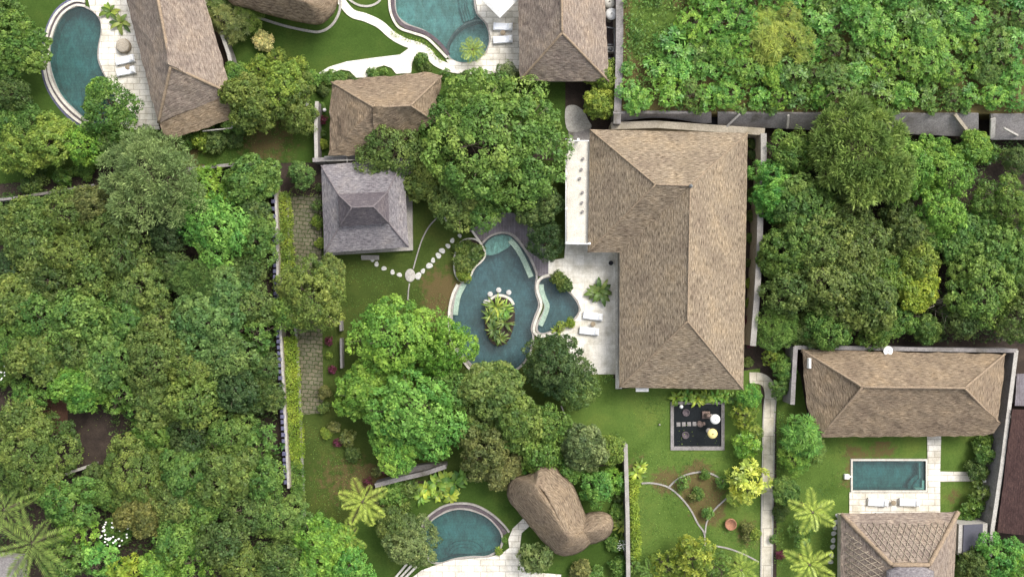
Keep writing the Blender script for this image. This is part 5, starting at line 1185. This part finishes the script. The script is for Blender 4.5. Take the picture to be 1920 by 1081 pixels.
for k, (x, y, r) in enumerate(((1180, 170, 26), (1176, 130, 16), (1188, 200, 18), (1240, 108, 18), (1310, 205, 12), (1450, 204, 14), (1560, 203, 14), (1625, 205, 12), (1680, 205, 13), (1748, 206, 12), (1810, 206, 12), (1390, 205, 12))):
    plant(x, y, r, 'wshrub', 'fresh' if k < 4 else 'mid', f"small leafy shrub on the lip of the retaining wall, {ORD[k]} of the lip shrubs", TZ, 'leafy_shrub', 'shrubs on the lip of the retaining wall', .6)
# --- shrubs in the strip right of the villa and in the beds
for k, (x, y, r, t) in enumerate(((1412, 290, 10, 'dark'), (1411, 325, 11, 'mid'), (1410, 362, 10, 'dark'), (1408, 405, 11, 'olive'), (1409, 445, 10, 'mid'), (1408, 492, 9, 'dark'), (1408, 530, 10, 'gold'), (1407, 565, 11, 'gold'), (1404, 600, 10, 'red'), (1404, 640, 11, 'red'), (1402, 680, 10, 'olive'), (1411, 270, 10, 'olive'))):
    plant(x, y, r, 'shrub', t, f"{TINT[t][1]} little shrub, {ORD[k]} in the narrow strip right of the villa", group='shrubs in the strip beside the villa')
BEDS = [(612, 605, 7, 'red', 'upper dark red plant beside the cobbled path'), (617, 640, 8, 'red', 'middle dark red plant beside the cobbled path'), (622, 692, 9, 'red', 'largest dark red plant beside the cobbled path'), (616, 665, 9, 'gold', 'yellow-green plant between the dark red plants'), (610, 735, 14, 'brown', None), (606, 765, 12, 'olive', None), (625, 800, 14, 'brown', None), (632, 830, 9, 'red', 'lowest dark red plant at the edge of the lower lawn'), (612, 812, 12, 'gold', None), (650, 822, 18, 'brown', None), (660, 850, 14, 'dark', None), (614, 483, 8, 'red', 'small dark red plant at the lower left corner of the grey pavilion'),
    (596, 385, 14, 'mid', None), (594, 415, 13, 'gold', None), (600, 455, 10, 'gold', None), (598, 350, 10, 'dark', None), (1282, 905, 13, 'mid', 'upper left green bush in the soil bed'), (1353, 906, 12, 'mid', 'upper right green bush in the soil bed'), (1328, 962, 12, 'mid', 'lower green bush at the tip of the soil bed'), (1310, 925, 12, 'mid', None), (1322, 890, 10, 'mid', None), (1300, 932, 10, 'brown', None), (1400, 990, 12, 'brown', None), (1415, 1000, 11, 'gold', None), (1400, 1008, 10, 'brown', None),
    (606, 225, 8, 'red', 'dark red plant in the narrow bed left of the wavy-edged roof'), (604, 270, 10, 'lime', None), (606, 250, 8, 'dark', None), (604, 200, 8, 'mid', None), (700, 118 + 22, 12, 'mid', None), (720, 134, 9, 'mid', None), (790, 112, 14, 'mid', None), (800, 128, 12, 'dark', None), (835, 138, 12, 'mid', None), (870, 142, 10, 'dark', None), (640, 148, 14, 'mid', None), (657, 145, 10, 'dark', None), (606, 170, 12, 'dark', None),
    (735, 925, 26, 'mid', None), (765, 915, 24, 'olive', None), (712, 935, 20, 'brown', None), (750, 945, 20, 'olive', None), (705, 885, 12, 'brown', None), (722, 880, 12, 'red', None), (690, 905, 10, 'red', None), (1450, 1010, 10, 'teal', 'small pale round shrub touching the right side of the walkway'), (1463, 1040, 9, 'red', None), (935, 1035, 7, 'gold', None), (946, 1012, 7, 'mid', None), (1048, 524, 16, 'olive', 'left half of the planting bed by the paddling pool'), (1060, 536, 14, 'dark', 'right half of the planting bed by the paddling pool'), (1050, 612, 12, 'gold', 'yellow-green shrub at the lower lip of the paddling pool'), (1068, 606, 10, 'lime', None),
    (868, 466, 18, 'olive', 'upper shrub in the walled bed at the pool\'s upper left'), (892, 474, 20, 'dark', 'dark shrub in the right part of the walled bed at the pool'), (872, 492, 20, 'olive', 'middle shrub in the walled bed at the pool\'s upper left'), (869, 513, 15, 'gold', 'lowest shrub in the walled bed at the pool\'s upper left'), (560, 905, 12, 'mid', None), (562, 935, 14, 'olive', None), (556, 870, 12, 'gold', None), (1185, 1060, 20, 'mid', None), (1160, 1062, 20, 'mid', None), (1090, 1066, 20, 'brown', None), (1120, 1075, 18, 'mid', None), (160, 320, 20, 'mid', None), (60, 345, 26, 'dark', None), (120, 330, 22, 'mid', None), (440, 262, 16, 'dark', None), (330, 300, 20, 'mid', None), (1160, 930, 14, 'dark', None), (1160, 960, 14, 'mid', None), (1150, 1020, 14, 'mid', None)]
for bi, (x, y, r, t, lb) in enumerate(BEDS): plant(x, y, r * (1.15 if (t == 'red' or (lb and 'soil bed' in lb)) else 1), 'wshrub' if (t == 'red' or bi % 3 == 0 or (lb and 'soil bed' in lb)) else 'shrub', t, lb)

# --- blossom trees
def blossom_tree(x, y, r, label):
    o = plant(x, y, r, 'round', 'mid', label, name='blossom_tree', group='white blossom trees')
    R, zc = 2.4, 2.64; rg = np.random.default_rng(int(x)); n_ = 46; C = []; D = []; N = []
    for i in range(n_):
        a = rg.uniform(0, 6.28); rr = R * math.sqrt(rg.uniform(0, .8)); z = zc + .62 * math.sqrt(max(.1, R * R - rr * rr)) * 1.05 + .1
        for k in range(5):
            t = 2 * PI * k / 5; C.append((rr * math.cos(a), rr * math.sin(a), z)); D.append((math.cos(t), math.sin(t), .3)); N.append((0, 0, 1))
    me = leaves_mesh('blossoms', np.array(C), unit(np.array(D)), np.array(N, float), np.full(len(C), .17), np.full(len(C), .14), np.full(len(C), .5), M['petal'])
    link('blossoms', me, o)
blossom_tree(8, 700, 28, 'tree with white blossoms at the left edge of the grove'); blossom_tree(220, 992, 30, 'tree with white blossoms in the lower left grove')
blossom_tree(1166, 1022, 12, 'small bush with white flowers beside the straight grey wall')

# --- palms
def frond_mesh(L, width, seed, droop=.9, nl=24):
    rg = np.random.default_rng(seed); C = []; D = []; N = []; LL = []; WW = []; pts = []
    for i in range(nl + 1):
        t = i / nl; x = L * (t * .95); z = L * (.30 * t - droop * .62 * t * t); pts.append(Vector((x, .06 * L * math.sin(seed) * t * t, z)))
    for i in range(2, nl + 1):
        t = i / nl; ln = width * (math.sin(PI * min(1, t * .92 + .08)) ** .6) * (1.0 if t < .9 else .7)
        for s_ in (-1, 1):
            d = Vector((.55 + .3 * t, s_, -.28 + rg.normal(0, .06))).normalized(); C.append(pts[i]); D.append(d); N.append((0, s_ * -.15, 1)); LL.append(ln * rg.uniform(.85, 1.1)); WW.append(L / nl * .62)
    return C, D, N, LL, WW, pts
def palm(x, y, r, label, tint, ht=3.2, nf=15, z0=0.0, droop=.8, name='palm_tree', tw=.16, group='palms', wide=.30):
    L = r * S * 1.12; zc = ht; v = P(x, y, z0 + ht)
    root = empty(name, (v.x, v.y, z0), label, 'palm', group)
    mb = MB(); mb.tube([(0, 0, -.05), (.08, .05, ht * .5), (0, 0, ht)], [tw * 1.4, tw, tw * .8], 8); mb.build('trunk', M['bark'], root)
    meshes = []
    for sd in range(3):
        C, D, N, LL, WW, pts = frond_mesh(L, L * wide, sd + int(x) % 7, droop)
        n_ = len(C); me = leaves_mesh('frond', np.array([tuple(c_) for c_ in C]), np.array([tuple(c_) for c_ in D]), unit(np.array(N, float)), np.array(LL), np.array(WW), np.clip(np.random.default_rng(sd).normal(.45, .1, n_), 0, 1), M['leafs'], .1)
        meshes.append(me)
    for k in range(nf):
        a = k * 2.399 + random.uniform(-.15, .15); ly = k / nf
        o = link('frond', meshes[k % 3], root, (0, 0, ht - .04 * k * .5)); s_ = 1 - .35 * (1 - ly) * (1 if k < 5 else .2); o.scale = (s_, s_, s_)
        o.rotation_euler = (0, -.75 * (1 - ly) ** 1.5 + random.uniform(-.1, .1), a)
        b_ = TINT[tint][0]; q_ = random.uniform(.85, 1.15); o.color = (b_[0] * q_, b_[1] * q_, b_[2] * q_, 1)
    return root
palm(680, 940, 46, 'yellow-green palm with a star of fronds on the lower lawn', 'palm', 4.0, 11)
palm(655, 1008, 34, 'drooping yellow-brown palm below the yellow star palm', 'gold', 3.0, 8)
palm(1524, 960, 44, 'yellow palm on the lawn left of the rectangular pool deck', 'palm', 3.4, 10)
palm(1518, 1058, 46, 'yellow palm at the bottom edge left of the lattice roof', 'palm', 3.0, 10)
palm(60, 1018, 78, 'large drooping palm in the bottom left corner', 'olive', 6.0, 11, wide=.2)
palm(8, 955, 62, 'palm at the left edge above the corner palm', 'olive', 5.0, 10, wide=.2)
palm(886, 93, 24, 'small yellow-green palm growing at the edge of the spa', 'gold', 1.3, 18, wide=.34)
palm(1390, 1068, 34, 'yellow palm at the bottom edge beside the walkway', 'gold', 2.2, 13)
palm(1220, 1072, 26, 'small green palm at the bottom edge right of the straight wall', 'mid', 2.0, 12)

# --- big-bladed plants (banana, heliconia): arching strips
def blade_plant(x, y, r, n, tint, label, wid=.16, z0=0.0, lift=.9, name='banana_plant', cat='plant', group='big-leaved plants'):
    L = r * S; root = empty(name, P(x, y, z0), label, cat, group, random.uniform(0, 6)); used_labels.add(label)
    V = []; F = []; tone = []; seg = 6
    for k in range(n):
        a = k * 2.399 + random.uniform(-.3, .3); l_ = L * random.uniform(.65, 1.1); w_ = wid * L * random.uniform(.8, 1.2); b0 = len(V); tn = random.random(); up_ = lift * random.uniform(.7, 1.2); ox, oy = random.uniform(-.15, .15) * L, random.uniform(-.15, .15) * L
        for i in range(seg + 1):
            t = i / seg; rr = l_ * t; z = up_ * l_ * (1.1 * t - .95 * t * t) + .05; ww = w_ * math.sin(PI * (t * .93 + .05)) ** .7
            ca, sa = math.cos(a), math.sin(a)
            for s_, dz in ((-1, .35), (0, 0), (1, .35)): V.append((ox + rr * ca - s_ * ww * sa, oy + rr * sa + s_ * ww * ca, z + dz * ww)); tone.append(tn)
        for i in range(seg):
            q_ = b0 + i * 3
            F += [(q_, q_ + 3, q_ + 4, q_ + 1), (q_ + 1, q_ + 4, q_ + 5, q_ + 2)]
    me = bpy.data.meshes.new('foliage'); me.from_pydata(V, [], F); me.materials.append(M['leafs']); at = me.attributes.new('tone', 'FLOAT', 'POINT'); at.data.foreach_set('value', tone)
    me.polygons.foreach_set('use_smooth', [True] * len(F)); me.update(); o = link('foliage', me, root); b_ = TINT[tint][0]; o.color = (*b_, 1)
    mb = MB(); mb.tube([(0, 0, -.05), (0, 0, .2 * L * lift + .1)], [.09, .05], 6); mb.build('stem', M['bark'], root)
    return root
blade_plant(210, 22, 22, 9, 'gold', 'upper banana plant on the white terrace beside the long roof'); blade_plant(228, 44, 24, 9, 'olive', 'lower banana plant on the white terrace beside the long roof')
blade_plant(1122, 546, 26, 26, 'dark', 'bushy potted palm standing on the terrace above the loungers', .17, z0=.1, lift=1.1, name='potted_palm', group='potted palm')
for k, (x, y, r) in enumerate(((800, 915, 20), (818, 905, 22), (835, 898, 24), (852, 906, 24), (845, 925, 20), (865, 895, 18), (822, 928, 16), (790, 930, 18))):
    blade_plant(x, y, r, 13, 'lime' if k % 2 == 0 else 'bright', f'{ORD[k]} light green banana plant in the clump above the fan-shaped pool', .17)
for k, (x, y, r) in enumerate(((1195, 885, 20), (1192, 905, 18), (1200, 872, 14), (1165, 985, 18), (1168, 955, 16), (1155, 975, 16), (1163, 1010, 16))):
    blade_plant(x, y, r, 11, 'lime' if k < 3 else 'gold', f"{ORD[k % 3 if k < 3 else k - 3]} big-leaved plant {'right' if k < 3 else 'left'} of the straight grey wall", .14)
for k, (x, y, r, t) in enumerate(((1268, 745, 16, 'lime'), (1288, 742, 16, 'bright'), (1305, 745, 18, 'lime'), (1322, 744, 17, 'lime'), (1340, 742, 16, 'bright'), (1357, 744, 14, 'bright'), (1372, 745, 14, 'mid'))):
    blade_plant(x, y, r, 16, t, f'{ORD[k]} bright leafy plant from the left along the villa\'s lower eave', .15, lift=1.6, name='leafy_plant', group='plants along the lower eave of the villa')
for k, (x, y, r, t) in enumerate(((930, 574, 24, 'gold'), (948, 580, 20, 'bright'), (920, 592, 20, 'olive'), (946, 604, 20, 'olive'), (926, 618, 20, 'dark'), (938, 634, 18, 'olive'), (936, 588, 18, 'mid'))):
    blade_plant(x, y, r, 26, t, f"{['top left', 'top right', 'upper left', 'right', 'lower left', 'lowest', 'central'][k]} spiky plant on the pool island", .07, z0=.16, lift=1.1, name='spiky_plant', group='plants on the pool island')
for k, (x, y, r, t) in enumerate(((864, 505, 14, 'gold'), (876, 508, 12, 'lime'), (858, 480, 13, 'gold'), (1042, 520, 12, 'olive'), (1044, 620, 13, 'lime'), (935, 1030, 9, 'lime'))):
    blade_plant(x, y, r, 18, t, f"{['lower left', 'lower right', 'upper left'][k] + ' spiky plant in the walled bed at the upper left of the pool' if k < 3 else ['spiky plant at the upper lip of the paddling pool', 'spiky plant at the lower lip of the paddling pool', 'small spiky plant at the right corner of the fan pool'][k - 3]}", .08, z0=.02, name='spiky_plant', group='spiky plants by the pools')
# bed kerb around the planting at the pool
KB = smooth([(861, 527), (852, 513), (850, 491), (854, 469), (864, 452), (881, 446), (897, 450), (909, 466), (911, 480), (904, 491), (891, 503), (883, 519), (871, 528)])
r_ = empty('planter', P(880, 488), 'rounded walled planting bed at the upper left of the freeform pool', 'planter'); iv = r_.location
sheet('kerb', [(a_ - iv.x, b_ - iv.y) for a_, b_ in W(KB)], [[(a_ - iv.x, b_ - iv.y) for a_, b_ in W(offset(KB, -3))]], .26, M['coping'], r_, skirt=1.2)
sheet('soil', [(a_ - iv.x, b_ - iv.y) for a_, b_ in W(offset(KB, -2.5))], [], .12, M['soil'], r_, skirt=1.0)
mb = MB(); mb.prism(ribbon([P2(885, 432, .3), P2(903, 458, .3)], .22), .0, .3); tag(mb.build('garden_kerb', M['coping']), 'short white kerb joining the deck to the walled planting bed', 'kerb')

# --- hedges: strips of foliage
def hedge(label, line, wpx, ht, tint, leaf=.26, lw=.35, dens=70, name='hedge', spiky=False):
    lw_ = [Vector(P2(x, y, ht * .7)) for x, y in line]; rg = np.random.default_rng(int(line[0][0] + line[0][1])); C = []; D = []; N = []; T = []
    for a_, b_ in zip(lw_[:-1], lw_[1:]):
        L = (b_ - a_).length; d = (b_ - a_).normalized(); s_ = Vector((-d.y, d.x)); n_ = int(L * dens * wpx * S)
        for i in range(n_):
            f = rg.uniform(0, 1); p_ = a_.lerp(b_, f); wv = wpx * S * .5 * (1 + .35 * nz(p_.x, p_.y, .8)); o_ = rg.uniform(-1, 1); z = ht * (1 + .25 * nz(p_.x, p_.y, 1.2, 4)) * math.sqrt(max(.05, 1 - o_ * o_ * .85)) * rg.uniform(.55, 1.0)
            q_ = p_ + s_ * o_ * wv; C.append((q_.x, q_.y, z)); dd = Vector((rg.normal(0, .7) + s_.x * o_, rg.normal(0, .7) + s_.y * o_, rg.uniform(-.1, .9))).normalized(); D.append(tuple(dd)); N.append((rg.normal(0, .3), rg.normal(0, .3), 1.)); T.append(.5 + .5 * nz(q_.x, q_.y, 1.1, 2) + rg.normal(0, .12))
    C = np.array(C); o0 = Vector((lw_[0].x, lw_[0].y, 0)); C = C - np.array(o0); D = np.array(D); N = unit(np.array(N)); N = unit(N - D * np.sum(N * D, 1, keepdims=True))
    n_ = len(C); L = leaf * rg.uniform(.6, 1.3, n_)
    root = empty(name, o0, label, 'hedge')
    o = link('foliage', leaves_mesh('foliage', C, D, N, L, L * lw, np.clip(np.array(T), 0, 1), M['leaf']), root); o.color = (*TINT[tint][0], 1)
    mb = MB(); acc = []
    for a_, b_ in zip(lw_[:-1], lw_[1:]): acc += resample(a_, b_, 1.1)
    for p_ in acc: mb.tube([(p_.x - o0.x, p_.y - o0.y, -.05), (p_.x - o0.x + .05, p_.y - o0.y, ht * .7)], .03, 5)
    mb.build('stem', M['bark'], root)
hedge('upper yellow-green hedge between the boundary wall and the cobbled path', [(529, 360), (534, 430), (537, 520)], 26, 1.0, 'gold', dens=260)
hedge('lower lime hedge between the boundary wall and the cobbled path', [(540, 630), (544, 720), (549, 800), (554, 860)], 30, 1.2, 'lime', dens=260)
hedge('dark end of the wall hedge running to the lower grove', [(554, 862), (558, 930)], 24, 1.0, 'mid', dens=220)
hedge('lime hedge along the right side of the straight grey wall', [(1189, 900), (1189, 960), (1193, 1020), (1192, 1050)], 14, 1.0, 'lime', .3, .3, 240)
hedge('fringe of low plants between the curved pool rim and the white path', [(734, 60), (760, 72), (795, 80), (812, 100), (830, 117)], 7, .4, 'gold', .16, .4, 110)
hedge('loose green border inside the slanting right wall', [(1866, 690), (1862, 800), (1852, 835)], 7, .7, 'gold')
hedge('planting below the villa terrace edge', [(1120, 712), (1150, 708)], 10, .6, 'mid')
hedge('ragged green border right of the long walkway', [(1462, 770), (1462, 860), (1460, 960), (1462, 1060)], 14, .5, 'mid', .22, .35, 40)
hedge('ragged weeds along the top of the cobbled path', [(545, 360), (600, 355)], 16, .5, 'olive', .22, .35, 45)

# --- undergrowth: uncountable leaves on the forest floor
def scatter(name, regs, n, tint, leaf, z=(.02, .5), seed=1, label=None, zbase=0.0, excl=()):
    rg = np.random.default_rng(seed); C = []; T = []; polys = regs
    ar = [abs(sum(p_[i][0] * p_[(i + 1) % len(p_)][1] - p_[(i + 1) % len(p_)][0] * p_[i][1] for i in range(len(p_)))) for p_ in polys]; tot = sum(ar)
    for p_, a_ in zip(polys, ar):
        k = int(n * a_ / tot); xs = [q_[0] for q_ in p_]; ys = [q_[1] for q_ in p_]; c_ = 0; tr = 0
        while c_ < k and tr < k * 8:
            tr += 1; x = rg.uniform(min(xs), max(xs)); y = rg.uniform(min(ys), max(ys))
            if not inside((x, y), p_) or any(inside((x, y), e_) for e_ in excl): continue
            d = nz(x, y, .02, seed) + .5 * nz(x, y, .06, seed)
            if d < rg.uniform(-.45, .45): continue
            v = P(x, y, zbase); C.append((v.x, v.y, zbase + rg.uniform(*z))); T.append(.5 + d * .6 + rg.normal(0, .15)); c_ += 1
    C = np.array(C); n_ = len(C); D = unit(np.stack([rg.normal(0, 1, n_), rg.normal(0, 1, n_), rg.uniform(-.1, 1.0, n_)], 1)); N = unit(np.stack([rg.normal(0, .4, n_), rg.normal(0, .4, n_), np.ones(n_)], 1)); N = unit(N - D * np.sum(N * D, 1, keepdims=True)); L = leaf * rg.uniform(.5, 1.4, n_)
    o = link(name, leaves_mesh(name, C, D, N, L, L * .4, np.clip(np.array(T), 0, 1), M['leaf'])); o.color = (*TINT[tint][0], 1); tag(o, label, kind='stuff')
scatter('undergrowth', [[(-40, 370), (505, 310), (538, 930), (600, 1110), (-40, 1110)], [(1438, 255), (1940, 265), (1940, 640), (1420, 640)]], 34000, 'dark', .34, seed=3, z=(.02, 1.2), label='loose undergrowth on the dark floor of the groves', excl=[[(110, 770), (215, 770), (215, 870), (115, 900)], [(1850, 300), (1920, 300), (1920, 360), (1850, 360)]])
scatter('thicket_ground_cover', [[(1170, -40), (1960, -40), (1960, 208), (1170, 208)]], 16000, 'mid', .34, (.05, .7), 8, 'low ground cover between the thicket bushes', TZ)
scatter('grass_tufts', [[(310, 262), (430, 235), (600, 210), (600, 300), (340, 320), (180, 345), (10, 360), (10, 330)], [(566, 780), (700, 880), (640, 1000), (575, 1000)], [(640, 480), (850, 560), (850, 600), (650, 620)], [(1180, 740), (1250, 740), (1250, 1080), (1200, 1080)], [(1250, 850), (1425, 850), (1425, 1075), (1200, 1075)], [(1470, 760), (1590, 820), (1590, 1080), (1460, 1080)]], 12000, 'mid', .12, (.0, .06), 12, 'rough grass tufts on the lawns')
scatter('fallen_leaves', [[(560, 780), (700, 890), (640, 1000), (575, 1000)], [(1180, 740), (1425, 850), (1425, 1075), (1200, 1075)], [(1740, 380), (1920, 300), (1920, 640), (1640, 640)], [(60, 760), (260, 760), (260, 900), (110, 900)]], 900, 'gold', .14, (.0, .03), 15, 'scattered fallen leaves on the ground')

# --- dry branches in the right lot
r_ = empty('dry_shrub', P(1738, 575), 'leafless pale dry branches between the crowns of the right lot', 'dry shrub')
mb = MB()
for k in range(18):
    a = random.uniform(0, 6.28); l_ = random.uniform(.8, 2.2); p0 = Vector((random.uniform(-.8, .8), random.uniform(-.5, .5), 0)); p1 = p0 + Vector((math.cos(a) * l_ * .5, math.sin(a) * l_ * .5, random.uniform(1.5, 2.6))); p2 = p1 + Vector((math.cos(a + .3) * l_, math.sin(a + .3) * l_ * .7, random.uniform(.1, .8)))
    mb.tube([p0, p1, p2], [.05, .035, .012], 4); mb.tube([p1, p1 + Vector((math.cos(a - .7) * l_ * .8, math.sin(a - .7) * l_ * .8, .5))], [.03, .01], 4)
mb.build('branches', mottled('dry_twig', (.25, .22, .17), (.38, .34, .27), 4, 12), r_)
